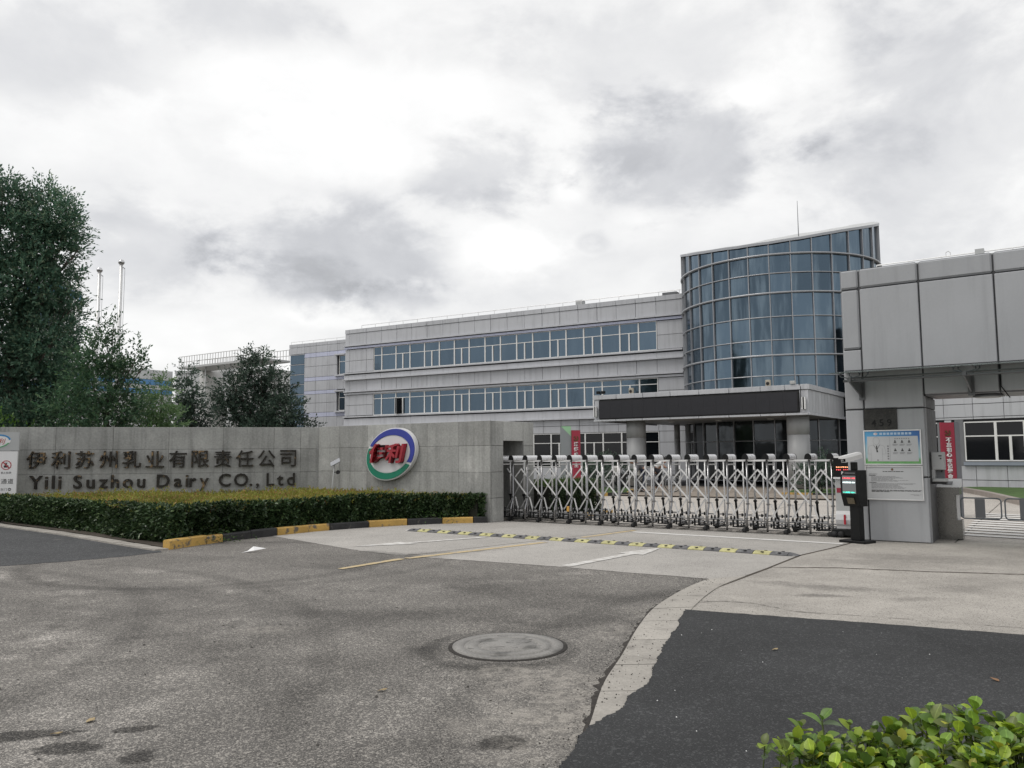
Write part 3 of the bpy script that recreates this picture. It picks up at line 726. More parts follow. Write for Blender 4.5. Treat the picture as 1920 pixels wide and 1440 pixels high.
crack_line([(1.95, 8.78), (2.25, 8.86), (2.55, 8.72), (2.72, 8.45), (2.85, 8.25), (3.05, 8.12)], .018, .0075, 31)
crack_line([(2.85, 8.25), (3.6, 7.92), (4.6, 7.42), (6.5, 6.5)], .010, .0075, 32)
crack_line([(-1.7, 13.1), (-1.2, 13.35), (-.5, 13.55), (.3, 14.1)], .012, .0085, 33)
crack_line([(2.9, 16.1), (3.5, 15.2), (4.3, 14.5)], .008, .0085, 34)
# grit strewn along the kerb gap
b = MB(); r_ = random.Random(5)
for k in range(1500):
    i = r_.randrange(len(LS)); p = LS[i]
    if r_.random() < .55: x_, y_ = p[0] - abs(r_.gauss(0, .10)), p[1] + r_.gauss(0, .1)
    else: x_, y_ = p[0] + r_.uniform(0, .35), p[1] + r_.gauss(0, .15)
    s_ = r_.choice([.002, .003, .004, .007]) * r_.uniform(.6, 1.3); z0 = .012
    a_ = r_.uniform(0, 3)
    q = [(x_ + s_ * cos(a_ + j * 2.1), y_ + s_ * sin(a_ + j * 2.1) * 1.2, z0) for j in range(3)]
    bs0 = len(b.v); b.v += q + [(x_, y_, z0 + s_ * 1.1)]
    for j in range(3): b.face((bs0 + j, bs0 + (j + 1) % 3, bs0 + 3))
for k in range(520):
    x_, y_ = r_.uniform(-6, 2), r_.uniform(4.2, 13); s_ = r_.choice([.003, .005, .007, .010]) * r_.uniform(.6, 1.2); a_ = r_.uniform(0, 3); n0 = len(b.v)
    if x_ > .9 - (9 - y_) * -.02 and y_ < 9.6: continue
    b.v += [(x_ + s_ * cos(a_ + j * 1.26), y_ + s_ * sin(a_ + j * 1.26) * r_.uniform(.7, 1.3), .003) for j in range(5)] + [(x_, y_, .003 + s_ * .7)]
    for j in range(5): b.face((n0 + j, n0 + (j + 1) % 5, n0 + 5))
o = b.build('loose_grit', M('grit', (.06, .056, .05), .9, 0, .4, 30)); stuff(o)

b = MB(); r_ = random.Random(9)
for k in range(45):
    x_, y_ = r_.uniform(.9, 4.2), r_.uniform(3.2, 7.4); s_ = r_.uniform(.002, .006); z0 = .0188; a_ = r_.uniform(0, 3)
    n0 = len(b.v); b.v += [(x_ + s_ * cos(a_ + j * 1.57), y_ + s_ * sin(a_ + j * 1.57) * 1.3, z0) for j in range(4)] + [(x_, y_, z0 + s_ * .8)]
    for j in range(4): b.face((n0 + j, n0 + (j + 1) % 4, n0 + 4))
o = b.build('pale_pebbles', WHITE); stuff(o)
# ================================================================ sign wall
def wall_blocks(parent, s0, cuts, rows, s1, n0, n1, mat, c=.004, gap=.0025):
    xs = [s0] + list(cuts) + [s1]
    for j, (z0, z1) in enumerate(zip(rows[:-1], rows[1:])):
        for a, b_ in zip(xs[:-1], xs[1:]):
            dy = random.uniform(-.003, .003)
            panel('block', mat, parent, round(a + gap, 3), round(b_ - gap, 3), n0 + dy, n1 + dy, z0 + gap, z1 - (gap if z1 < 2.4 else 0), c)
ROWS = [0, .57, 1.19, 1.83, 2.43]
sw = thing('sign_wall', 'long grey concrete sign wall with bronze lettering and stained blocks behind the hedge', 'wall', (-.531, 19.244, 0), 55)
b = MB(); b.box(-5.98, -.03, .03, .50, 0, 2.41); b.build('core', JOINT, sw)
wall_blocks(sw, -6.05, [-5.2, -4.13, -3.07, -2.0, -.97], ROWS, 0, 0, .06, CONC)
# end of the wall: pocket for the sliding gate
for j, (z0, z1) in enumerate(zip(ROWS[:-1], ROWS[1:])):
    panel('block', CONC, sw, -.06, 0.0, .066, .535, z0 + .004, z1 - (.004 if j < 3 else 0), .006)
    panel('block', CONC, sw, -.06, 0.0, 1.42, 1.88, z0 + .004, z1 - (.004 if j < 3 else 0), .006)
panel('lintel_block', CONC, sw, -.06, .0, .541, 1.414, 1.95, 2.43, .006)
b = MB(); b.box(-5.9, -.065, 1.42, 1.86, 0, 2.41); b.box(-5.9, -.065, .50, 1.42, 1.97, 2.41); b.box(-6.0, -5.9, .5, 1.86, 0, 2.41); b.build('pocket', CONC, sw)
# left leg of the wall, bending toward the street
BX, BY = -5.505, 22.727
lb = bpy.data.objects.new('left_leg', None)
hd2 = thing('sign_wall', 'left leg of the grey concrete wall carrying two rows of weathered bronze letters', 'wall', (BX, BY, 0), 103)
bpy.data.objects.remove(lb)
b = MB(); b.box(-8.04, -.05, .03, .46, 0, 2.40); b.build('core', JOINT, hd2)
wall_blocks(hd2, -8.08, [-6.75, -5.35, -3.95, -2.55, -1.2, -.48], [0, .60, 1.17, 1.82, 2.42], .12, 0, .06, CONC)
for z0, z1 in zip([0, .60, 1.17, 1.82], [.60, 1.17, 1.82, 2.42]): panel('block', CONC, hd2, -8.09, -8.045, .064, .49, z0 + .004, z1, .006)
CN = '伊利苏州乳业有限责任公司'
for i, ch in enumerate(CN):
    me = fit_text(text_mesh(ch, 1, BRONZE2 if i in (0, 1, 2, 3, 4, 5, 7) else BRONZE, .02, .004), h=.46 if ch not in '业' else .44)
    wdt = max(v.co.x for v in me.vertices) - min(v.co.x for v in me.vertices)
    for v in me.vertices: v.co.x *= min(1, .47 / wdt); v.co.z *= 2.0
    put('letter', me, hd2, (-7.17 + i * .578, -.055, 1.555), STAND)
EN = 'Yili Suzhou Dairy CO., Ltd'.replace(' ', '')
ENX = [-7.169, -6.916, -6.754, -6.597, -6.169, -5.854, -5.541, -5.257, -4.94, -4.608, -4.058, -3.684, -3.457, -3.302, -3.013, -2.482, -2.053, -1.791, -1.616, -1.275, -1.013, -.725]
cap = text_mesh('H', 1, BRONZE); caph = max(v.co.y for v in cap.vertices)
for ch, xx in zip(EN, ENX):
    k = .335 / caph
    me = text_mesh(ch, 1, BRONZE2 if ch in 'iy' else BRONZE, .02 / k, .012)
    xs = [v.co.x for v in me.vertices]; mid = (max(xs) + min(xs)) / 2
    for v in me.vertices: v.co.x = (v.co.x - mid) * k; v.co.y *= k; v.co.z *= k * 1.8
    put('letter', me, hd2, (xx, -.04, .805), STAND)

# round company logo sign mounted on the right leg
lg = thing('logo_sign', 'oval blue and green company logo sign with red characters mounted on the concrete wall', 'sign', (-.531 + sin(RD(55)) * -3.14, 19.244 + cos(RD(55)) * 3.14, 1.645), 55)
def oval(rx, rz, rot, cx=0, cz=0, n=64):
    o = []
    for k in range(n):
        t = 2 * pi * k / n; u, w_ = rx * cos(t), rz * sin(t)
        o.append((cx + u * cos(rot) - w_ * sin(rot), cz + u * sin(rot) + w_ * cos(rot)))
    return o
RO = RD(19)
LX, LZ = .90, .655
ou = oval(LX, LZ, RO)
b = MB(); b.sweep([(p[0], -.02, p[1]) for p in ou], (0, -.12, 0)); b.build('back_box', WHITE, lg)
inn = oval(.735, .485, RO * .55, -.02, 0)
b = MB(); b.sweep([(p[0] * .97, -.14, p[1] * .97) for p in inn], (0, -.012, 0)); b.build('face_plate', M('sign_face', (.64, .64, .65), .5, 0, .03, 2), lg)
ouc = oval(LX - .03, LZ - .03, RO)
def crescent(name, i0, i1, mat):
    n = 64; outer = [ouc[k % n] for k in range(i0, i1 + 1)]; q = []
    import bisect
    angs = [(math.atan2(p[1], p[0]), p) for p in inn]
    inner = []
    for p in outer:
        a = math.atan2(p[1], p[0]); inner.append(min(angs, key=lambda t_: abs((t_[0] - a + pi) % (2 * pi) - pi))[1])
    b = MB(); b.sweep([(p[0], -.14, p[1]) for p in outer] + [(p[0], -.14, p[1]) for p in inner[::-1]], (0, -.022, 0))
    return b.build(name, mat, lg)
crescent('blue_crescent', -8, 24, BLUE); crescent('green_crescent', 25, 55, GREEN)
for ch, cx in (('伊', -.34), ('利', .27)):
    me = fit_text(text_mesh(ch, 1, RED, .02, .022, .22), h=.50)
    for v in me.vertices: v.co.x *= 1.16; v.co.z = v.co.z * 4
    c_ = put('character', me, lg, (cx, -.20, .02), STAND)
    me2 = fit_text(text_mesh(ch, 1, DARKRED, .02, .034, .22), h=.515)
    for v in me2.vertices: v.co.x *= 1.16
    put('edge', me2, c_, (0, 0, -.055))

# ================================================================ office wing
wing = thing('office_wing', 'three storey silver panel office wing with long ribbon windows left of the glass tower', 'building', (8.72, 48.0, 0), 60)
b = MB(); b.box(-24.72, 2.6, .25, 14, 0, 11.05); b.build('wall', JOINT, wing)
VJ = [-24.77, -24.33, -22.67, -21.235, -19.833, -18.464, -17.108, -15.729, -14.402, -13.071, -11.772, -10.47, -9.151, -7.818, -6.518, -5.205, -3.882, -2.579, -1.296, .021, 1.68]
WX = [-22.0, -21.24, -19.919, -18.646, -17.345, -16.055, -14.776, -13.544, -12.253, -11.026, -9.762, -8.543, -7.259, -6.096, -4.842, -3.618, -2.381, -1.147, .03]
gp_ = .013
def prow(par, cols, z0, z1, mat=PANEL, n0=.10, n1=.24, name='cladding_panel'):
    for a, b_ in zip(cols[:-1], cols[1:]):
        panel(name, mat, par, round(a + gp_, 2), round(b_ - gp_, 2), n0, n1, z0 + gp_, z1 - gp_)
prow(wing, VJ, 10.86, 11.18, n0=.06)
prow(wing, VJ, 9.97, 10.86)
prow(wing, VJ, 6.48, 7.28)
prow(wing, VJ, 3.42, 3.80); prow(wing, VJ, 2.96, 3.42)
for z0, z1 in ((8.77, 9.64), (7.90, 8.77), (5.40, 6.18), (4.62, 5.40)):
    prow(wing, [-24.77, -24.33, -22.67, -22.03], z0, z1); prow(wing, [.06, 1.68], z0, z1)
prow(wing, [-24.77, -24.33, -22.67, -22, -20, -18, -16, -14, -12], 0, 2.96)
prow(wing, [.06, 1.68], 2.3, 2.96); prow(wing, [.06, 1.68], 1.2, 2.3); prow(wing, [.06, 1.68], 0, 1.2); prow(wing, [-11.9, -9.75, -7.25, -4.84, -2.4, .03], 0, .78)
# ledges: sill bands with a dark shadow gap
for (zt, hb_, mt, zb) in ((9.97, .02, BAND2, 9.66), (7.87, .02, BAND2, 7.28), (6.48, .02, BAND2, 6.19), (4.58, .02, BAND2, 3.80)):
    hh = zt - zb
    for a, b_ in zip(VJ[:-1], VJ[1:]):
        panel('ledge_cap', BAND2, wing, round(a, 2), round(b_ - .012, 2), -.10, .24, zt - .10, zt - .005)
        panel('ledge_band', BAND if zt > 9 else BAND2, wing, round(a, 2), round(b_ - .012, 2), .0, .24, zb + .01, zt - .155 if hh < .4 else zt - .19)
    b = MB(); b.box(-24.8, 1.7, .08, .22, zt - .21, zt - .09); b.build('shadow_gap', JOINT, wing)
    if hh > .4:
        b = MB(); b.box(-24.85, 1.7, -.12, .2, zb + .02, zb + .10); b.build('drip_rail', BAND2, wing)
def window(par, a, b_, zb, zt, ztr, split, n=.12, glass=GLASSB, fr=WHITEF, w=.045, open_=False):
    f = MB(); y0, y1 = n, n + .09
    f.box(a, a + w, y0, y1, zb, zt); f.box(b_ - w, b_, y0, y1, zb, zt)
    f.box(a + w, b_ - w, y0, y1, zt - w, zt); f.box(a + w, b_ - w, y0, y1, zb, zb + w); f.box(a + w, b_ - w, y0, y1, ztr - w / 2, ztr + w / 2)
    mid = (a + b_) / 2
    if split: f.box(mid - w, mid + w, y0 - .015, y1, zb + w, ztr - w / 2)
    o = f.build('window', fr, par)
    yp0, yp1 = n + .04, n + .055
    panel('pane', glass, o, round(a + w, 2), round(b_ - w, 2), yp0, yp1, ztr + w / 2, zt - w)
    if split:
        panel('pane', glass, o, round(a + w, 2), round(mid - w, 2), yp0, yp1, zb + w, ztr - w / 2)
        panel('pane', glass, o, round(mid + w, 2), round(b_ - w, 2), yp0, yp1, zb + w, ztr - w / 2)
    else:
        panel('pane', glass, o, round(a + w, 2), round(b_ - w, 2), yp0, yp1, zb + w, ztr - w / 2)
    return o
for i, (a, b_) in enumerate(zip(WX[:-1], WX[1:])):
    split = i >= 2 and i % 2 == 0
    window(wing, a, b_, 7.88, 9.66, 9.03, split); 
    if not (i == 2): window(wing, a, b_, 4.59, 6.19, 5.81, split)
    if a > -12.3: window(wing, a, b_, .80, 2.95, 2.33, split or i == 13, glass=GLASSK)
# the one open casement on the lower row
a, b_ = WX[2], WX[3]; mid = (a + b_) / 2
w_ = window(wing, a, b_, 4.59, 6.19, 5.81, True)
for ch in list(w_.children)[1:2]: ch.data = ch.data.copy(); ch.data.materials[0] = GLASSK
sash = MB(); sash.box(0, .05, -.01, .03, 4.62, 5.79); sash.box(.55, .60, -.01, .03, 4.62, 5.79); sash.box(.05, .55, -.01, .03, 4.62, 4.67); sash.box(.05, .55, -.01, .03, 5.74, 5.79)
so = sash.build('open_sash', WHITEF, wing, (a + .06, .10, 0), (0, 0, RD(-62)))
panel('pane', glass_mat('pale_pane', (.4, .45, .5), .1, .8), so, .05, .55, .0, .012, 4.67, 5.74)
# lightning rail on the roof edge and two small roof boxes
b = MB(); b.pipe([(-23.2, .15, 11.42), (1.6, .15, 11.42)], .022, 5)
for k in range(20): b.pipe([(-23.2 + k * 1.3, .15, 11.17), (-23.2 + k * 1.3, .15, 11.42)], .018, 4)
b.build('lightning_rail', ALU, wing)
b = MB(); b.box(-5.55, -5.1, .5, 1.0, 11.1, 11.55); b.build('roof_box', LGREY, wing)
b = MB(); b.box(.3, 1.2, .5, 1.1, 11.1, 11.42); b.build('roof_box', GREYP, wing)

# set back wing to the left
rw_ = thing('set_back_wing', 'set back office wing with lavender bands and narrow windows beside the tanks', 'building', (8.72, 48.0, 0), 60)
b = MB(); b.box(-34.62, -24.75, 4.22, 12, 0, 11.1); b.build('wall', JOINT, rw_)
SV = [-34.7, -33.75, -32.88, -31.55, -30.28, -29.15, -28.45, -26.9, -24.8]
def srow(cols, z0, z1, m=PANEL): prow(rw_, cols, z0, z1, m, 4.05, 4.2)
srow(SV, 10.95, 11.25); srow(SV, 10.36, 10.95)
ZS = [(9.98, 10.36, BAND), (9.2, 9.98, PANEL), (8.28, 9.2, PANEL), (7.95, 8.28, BAND), (7.13, 7.95, PANEL), (6.83, 7.13, BAND), (6.08, 6.83, PANEL), (5.27, 6.08, PANEL), (4.9, 5.27, BAND), (4.0, 4.9, PANEL), (3.1, 4.0, PANEL), (2.0, 3.1, PANEL), (0, 2.0, PANEL)]
for z0, z1, m_ in ZS:
    inwin = (8.35 < (z0 + z1) / 2 < 9.99) or (5.3 < (z0 + z1) / 2 < 6.99)
    srow([-32.88, -31.55, -30.28, -29.2] if inwin else [-32.88, -31.55, -30.28, -29.15, -28.45, -26.9], z0, z1, m_)
    if inwin: srow([-28.3, -26.9], z0, z1, m_)
for zb, zt, zr in ((8.35, 9.93, 9.42), (5.35, 6.9, 6.42)):
    window(rw_, -29.0, -28.3, zb, zt, zr, False, 4.1)
    b = MB(); b.box(-29.35, -28.2, 3.85, 4.2, zt + .02, zt + .14); b.box(-29.35, -28.2, 3.85, 4.2, zb - .14, zb - .02); b.build('window_hood', BAND2, rw_)
zz_ = 10.34
for k in range(11):
    panel('pane', GLASSB, rw_, -34.6, -32.95, 4.12, 4.15, round(zz_ - .82, 2), round(zz_ - .06, 2)); 
    panel('transom', MULL, rw_, -34.66, -32.9, 4.06, 4.18, round(zz_ - .06, 2), round(zz_, 2)); zz_ -= .86
b = MB(); b.pipe([(-34.5, 4.1, 11.45), (-25, 4.1, 11.45)], .018, 5)
for k in range(8): b.pipe([(-34.5 + k * 1.3, 4.1, 11.2), (-34.5 + k * 1.3, 4.1, 11.45)], .015, 4)
b.build('lightning_rail', ALU, rw_)

# ================================================================ glass tower
TC = (14.73, 43.58); TR = 5.17
tw = thing('glass_tower', 'round blue glass curtain wall tower with slanted roof behind the entrance canopy', 'tower', (TC[0], TC[1], 0), 90)
RIM = [(-180, 14.5), (-164.8, 14.29), (-132.6, 13.59), (-115, 13.1), (-96, 12.68), (-80, 12.35), (-60, 12.08), (-40, 11.94), (-22, 11.95), (-5, 12.1), (11, 12.37), (30, 12.75), (45, 13.1), (65, 13.62), (85, 14.2), (105, 14.6), (124, 14.8), (147, 14.91), (166.6, 14.76), (180, 14.5)]
def rimz(th):
    th = (th + 180) % 360 - 180
    for (a, za), (b_, zb) in zip(RIM[:-1], RIM[1:]):
        if a <= th <= b_: return za + (zb - za) * (th - a) / (b_ - a)
TH0 = -.4; DT = 11.25
TZ = [.25, 2.2, 3.3, 4.35, 5.36, 6.36, 7.11, 8.26, 9.44, 10.42, 11.36]
def tpt(th, r, z): return (r * sin(RD(th)), -r * cos(RD(th)), z)
for k in range(32):
    t0, t1 = TH0 + k * DT, TH0 + (k + 1) * DT
    tm = (t0 + t1) / 2; vis = -125 < ((tm + 180) % 360 - 180) < 90
    zs = TZ + [None]
    if not vis:
        b = MB(); 
        b.poly([tpt(t0, TR - .05, .2), tpt(t1, TR - .05, .2), tpt(t1, TR - .05, rimz(t1)), tpt(t0, TR - .05, rimz(t0))]); b.build('pane', GLASST, tw); 
    else:
        for i in range(len(TZ)):
            z0 = TZ[i] + .03
            za, zb_ = (TZ[i + 1] - .03,) * 2 if i + 1 < len(TZ) else (rimz(t0) - .05, rimz(t1) - .05)
            d_ = .35
            tilt = random.uniform(-.006, .006)
            b = MB(); b.poly([tpt(t0 + d_, TR - .06 + tilt, z0), tpt(t1 - d_, TR - .06 - tilt, z0), tpt(t1 - d_, TR - .06 - tilt, zb_), tpt(t0 + d_, TR - .06 + tilt, za)])
            b.build('pane', GLASST if i > 2 else GLASSD, tw)
    b = MB(); zt = rimz(t0) - .02
    if vis or True:
        hw = .22
        b.prism([tpt(t0 - hw, TR + .035, 0)[:2], tpt(t0 + hw, TR + .035, 0)[:2], tpt(t0 + hw, TR - .1, 0)[:2], tpt(t0 - hw, TR - .1, 0)[:2]], .2, zt)
        b.build('mullion', MULL if vis else MULLD, tw)
for i, z0 in enumerate(TZ):
    big = i in (10, 8, 5)
    b = MB(); h = .038 if big else .022; r_ = TR + (.08 if big else .02)
    b.lathe([(TR - .1, z0 - h), (r_, z0 - h), (r_, z0 + h), (TR - .1, z0 + h)], 96); b.smooth = False
    b.build('transom', MULL, tw)
b = MB()
ths = [TH0 + i * DT / 2 for i in range(64)]
ring_o = [tpt(t, TR + .06, rimz(t) - .07) for t in ths]; ring_t = [tpt(t, TR + .06, rimz(t) + .06) for t in ths]
n0 = len(b.v); b.v += ring_o + ring_t
for i in range(64):
    j = (i + 1) % 64; b.face((n0 + i, n0 + j, n0 + 64 + j, n0 + 64 + i))
b.build('rim', MULL, tw)
b = MB(); n0 = len(b.v); b.v += ring_t + [(0, 0, 13.35)]
for i in range(64): b.face((n0 + i, n0 + (i + 1) % 64, n0 + 64))
b.build('roof', LGREY, tw)
b = MB(); b.pipe([(1.41, .42, 13.2), (1.41, .42, 15.75)], [.03, .012], 5); b.build('lightning_rod', GREYP, tw)
b = MB(); b.lathe([(TR - .5, .2), (TR - .5, 11.9)], 48); b.build('interior_drum', BLACKM, tw)

# ================================================================ entrance canopy
cp = thing('entrance_canopy', 'grey panelled entrance canopy on round columns in front of the glass tower', 'canopy', (12.43, 33.5, 0), 55)
FR = [(-10.2, 0), (0, 0), (0, 7.0), (-3, 10.5), (-9.5, 10.2)]
b = MB(); b.prism([(-10.14, .06), (-.06, .06), (-.06, 7), (-3, 10.5), (-9.5, 10.2)], 3.22, 4.30); b.build('slab', JOINT, cp)
SOFF = M('soffit_panel', (.34, .34, .35), .5, 0, .05, 1)
for i in range(5):
    for j in range(4):
        x0, x1 = -9.1 + i * 1.8, -9.1 + (i + 1) * 1.8 - .02; y0, y1 = .3 + j * 2.0, .3 + (j + 1) * 2.0 - .02
        panel('soffit_panel', SOFF, cp, x0, x1, y0, y1, 3.19, 3.222)
for (x_, y_) in ((-7.3, 2.6), (-4.9, 2.6), (-2.4, 2.6), (-7.3, 5.0), (-4.9, 5.0), (-2.4, 5.0)):
    b = MB(); b.lathe([(.16, 3.188), (.15, 3.16), (.0, 3.15)], 14, (x_, y_, 0)); b.build('downlight', WHITE, cp)
fc = [-10.2, -9.0, -7.6, -6.2, -4.8, -3.4, -2.0, -.95, 0]
for a, b_ in zip(fc[:-1], fc[1:]):
    panel('fascia_panel', PANEL, cp, a + .01, b_ - .01, -.04, .06, 4.27, 4.49, .01)
    panel('fascia_panel', PANEL, cp, a + .01, b_ - .01, -.12, .06, 3.19, 3.285, .008)
panel('fascia_panel', PANEL, cp, -10.2, -9.95, 0, .06, 3.30, 4.25); panel('fascia_panel', PANEL, cp, -.36, 0.0, 0, .058, 3.30, 4.25)
for j in range(13):
    y0, y1 = .07 + j * .53, .07 + (j + 1) * .53 - .02
    panel('fascia_panel', PANEL, cp, -.05, .0, y0, y1, 3.315, 4.255)
    panel('fascia_panel', PANEL, cp, -10.2, -10.15, y0, y1, 3.315, 4.255)
for j in range(5):
    y0, y1 = -.03 + j * 1.42, -.03 + (j + 1) * 1.42 - .015
    for X0, X1 in ((-.05, .06), (-10.26, -10.15)):
        panel('fascia_panel', PANEL, cp, X0, X1, y0, y1, 4.27, 4.485); panel('fascia_panel', BAND2, cp, X0, X1, y0, y1, 3.19, 3.30)
b = MB(); b.prism([(-10.16, .02), (-.04, .02), (-.04, 7), (-3, 10.4), (-9.5, 10.1)], 4.30, 4.36); b.build('roof', LGREY, cp)
COLM = M('column_panel', (.33, .335, .34), .5, 0, .06, .8, streak=.12)
for (cx, cy, r_) in ((-8.41, .85, .47), (-.70, .85, .47), (-8.8, 6.67, .16), (-1.0, 6.4, .45)):
    c_ = MB(); c_.lathe([(r_, .1), (r_, 2.37), (r_ - .012, 2.372), (r_ - .012, 2.388), (r_, 2.39), (r_, 3.2)], 32, (cx, cy, 0)); c_.build('column', COLM, cp)
# LED message board, dark at this moment
led = thing('led_board', 'wide dark switched off LED message board on the canopy front', 'screen', (12.43, 33.5, 0), 55)
b = MB(); b.box(-9.90, -.38, -.14, -.045, 3.31, 4.20)
b.build('frame', BLACKM, led)
for i in range(16):
    for j in range(2):
        x0 = -9.86 + i * .59; panel('module', SCREEN, led, round(x0 + .002, 3), round(x0 + .588, 3), -.152, -.142, 3.345 + j * .41, 3.345 + j * .41 + .408)
b = MB()
for k in range(6): b.box(-9.3 + k * 1.65, -9.2 + k * 1.65, -.13, -.05, 4.205, 4.24)
b.build('bracket', BLACKM, led)
def horn(x_, y_, z_, lab):
    o = thing('loudspeaker', lab, 'speaker', (12.43 + x_ * sin(RD(55)), 33.5 - x_ * cos(RD(55)), z_), 55)
    b = MB(); b.cbox(-.10, .10, 0, .16, 0, .27, .012); b.build('cabinet', M('speaker_beige', (.42, .38, .31), .6, 0, .05, 4), o)
    b = MB(); b.lathe([(.075, 0), (.07, .012), (.03, -.01), (0, .006)], 16); c_ = b.build('cone', BLACKM, o, (0, -.004, .11), (pi / 2, 0, 0))
    return o
horn(-8.24, 0, 4.49, 'small beige box loudspeaker on the left half of the canopy edge')
horn(-1.68, 0, 4.49, 'small beige box loudspeaker on the canopy edge in front of the glass tower')
fl = thing('floodlight', 'small floodlight beside a dark pole on the right canopy corner', 'floodlight', (12.43 - .6 * sin(RD(55)), 33.5 + .6 * cos(RD(55)), 4.49), 55)
b = MB(); b.cbox(-.12, .10, -.1, .1, .02, .16, .015); b.build('housing', LGREY, fl)
b = MB(); b.pipe([(.26, -.06, -.02), (.26, -.06, .34), (.2, -.14, .36)], .02, 6); b.pipe([(.34, -.16, -.1), (.34, -.16, -1.0)], .018, 6); b.build('bracket', BLACK, fl)
fl2 = thing('floodlight', 'pair of small dark floodlights on the left corner of the canopy roof', 'floodlight', (12.43 - 9.95 * sin(RD(55)), 33.5 + 9.95 * cos(RD(55)), 4.49), 55)
b = MB(); b.cbox(-.12, .05, -.08, .08, .06, .2, .01); b.cbox(.12, .3, -.05, .1, .06, .2, .01); b.build('housing', BLACK, fl2)
b = MB(); b.pipe([(.08, 0, 0), (.08, 0, .08)], .02, 6); b.build('bracket', BLACK, fl2)
for x_, lab in ((-.17, 'white column wall lamp at the right end of the LED board'), (-10.12, 'white column wall lamp at the left end of the LED board')):
    o = thing('wall_lamp', lab, 'lamp', (12.43 + x_ * sin(RD(55)), 33.5 - x_ * cos(RD(55)), 3.42), 55)
    b = MB(); b.cbox(-.085, -.03, -.17, -.06, 0, .52, .01); b.cbox(.03, .085, -.17, -.06, 0, .52, .01); b.build('tube', WHITE, o)
    b = MB(); b.box(-.03, .03, -.14, -.06, .0, .52); b.build('plate', BLACK, o)

# terrace in front of the entrance, paved
TP = [(.6, 32.3), (4.37, 31.05), (6.0, 31.1), (10.3, 29.4), (13.2, 28.4), (17.5, 34), (22, 46), (8, 49), (2, 39)]
b = MB(); b.prism(TP, -.02, .05); ter = struct(b.build('entrance_terrace', JOINT))
tt, tn = Vector((sin(RD(60)), -cos(RD(60)))), Vector((cos(RD(60)), sin(RD(60))))
o0 = Vector((3.0, 33.0))
for i in range(14):
    for j in range(9):
        p = o0 + tt * (i * .8 - 1.0) + tn * (j * 1.0 - 1.2)
        q = [p, p + tt * .785, p + tt * .785 + tn * .985, p + tn * .985]
        if not all(_in for _in in [True]): continue
        b = MB(); b.prism([tuple(v) for v in q], .04, .062 + random.uniform(0, .004)); b.build('paving_slab', PAVER, ter)

# ================================================================ right wing
rg = thing('right_wing', 'grey panelled wing with white framed dark windows seen through the pedestrian gateway', 'building', (19.85, 33.0, 0), 45)
b = MB(); b.box(-3.0, 12, .2, 9, 0, 8.2); b.build('wall', JOINT, rg)
PX = [-3.0, -1.9, -.77, .37, 1.5, 2.6, 3.7, 4.8, 6]
def rrow(cols, z0, z1, m=PANEL): prow(rg, cols, z0, z1, m, .06, .19)
for z0, z1 in ((2.95, 3.05), (3.05, 3.6), (3.6, 4.4), (4.4, 5.4), (5.4, 6.4), (6.4, 7.4), (7.4, 8.2)): rrow(PX, z0, z1)
rrow(PX, .42, 1.02); rrow(PX, .0, .42)
rrow([-1.9, -1.62], 1.02, 2.95)
for (a, b_, sp) in ((-2.95, -1.95, False), (-1.16, .02, False), (.02, 1.06, True), (1.06, 2.2, False), (2.2, 3.3, True), (3.3, 4.6, False)):
    window(rg, a, b_, 1.20, 2.86, 2.25, sp, .08, GLASSK, w=.05)
b = MB(); b.box(-1.5, -1.17, .06, .19, 1.02, 2.95); b.build('pier', GREYP, rg)
b = MB(); b.box(-1.2, 5, -.05, .19, 1.03, 1.17); b.build('window_sill', M('blue_grey_sill', (.24, .27, .32), .5, 0, .06, 2), rg)
# ================================================================ gatehouse portal
GX, GY = 7.306, 14.161
gh = thing('gatehouse', 'grey metal clad gateway portal with number plaque beside the sliding gate', 'gatehouse', (GX, GY, 0), 55)
b = MB(); b.box(-1.30, -.02, .03, 1.32, 0, 4.98); b.box(-.02, 4.6, .03, 1.32, 2.63, 4.98); b.box(4.6, 5.9, .03, 1.32, 0, 4.98)
b.build('wall', JOINT, gh)
def gpan(x0, x1, z0, z1, c=.012, n0=0.0):
    g_ = .013
    return panel('cladding_panel', PANEL_G, gh, round(x0 + g_, 3), round(x1 - g_, 3), n0, n0 + .05, z0 + g_, z1 - g_, c)
XJ = [-1.333, -1.0, .003, 1.163, 2.32, 3.48, 4.63, 5.9]
for a, b_ in zip(XJ[:-1], XJ[1:]): gpan(a, b_, 4.65, 5.03, .03)
gpan(-1.333, -1.0, 3.51, 4.65, .03); gpan(-1.333, -1.0, 2.39, 3.51); gpan(-1.0, .003, 2.39, 4.65)
gpan(-1.333, -1.0, 1.157, 2.39); gpan(-1.333, -1.0, 0, 1.157); gpan(-1.0, .003, 1.157, 2.39); gpan(-1.0, .003, 0, 1.157)
for a, b_ in zip(XJ[2:-2], XJ[3:-1]): gpan(a, b_, 2.61, 4.65)
gpan(4.63, 5.9, 2.39, 4.65); gpan(4.63, 5.9, 0, 2.39)
JAMB_SHADE = M('shaded_jamb_panel', (.085, .085, .09), .45, 0, .12, 2, fine=.1, fs=60)  # jamb side coloured dark for the shade under the lintel
for z0, z1 in ((0, 1.157), (1.157, 2.39), (2.39, 2.60)):
    panel('jamb_panel', PANEL_G, gh, -.016, .004, .056, .16, z0 + .01, z1 - .01)
    panel('jamb_panel', JAMB_SHADE, gh, -.016, .002, .17, 1.31, z0 + .01, z1 - .01)
    panel('side_panel', PANEL_G, gh, -1.333, -1.305, .06, 1.31, z0 + .01, z1 - .01)
panel('side_panel', PANEL_G, gh, -1.333, -1.305, .06, 1.31, 2.62, 4.62); panel('side_panel', PANEL_G, gh, -1.333, -1.305, .06, 1.31, 4.66, 5.02)
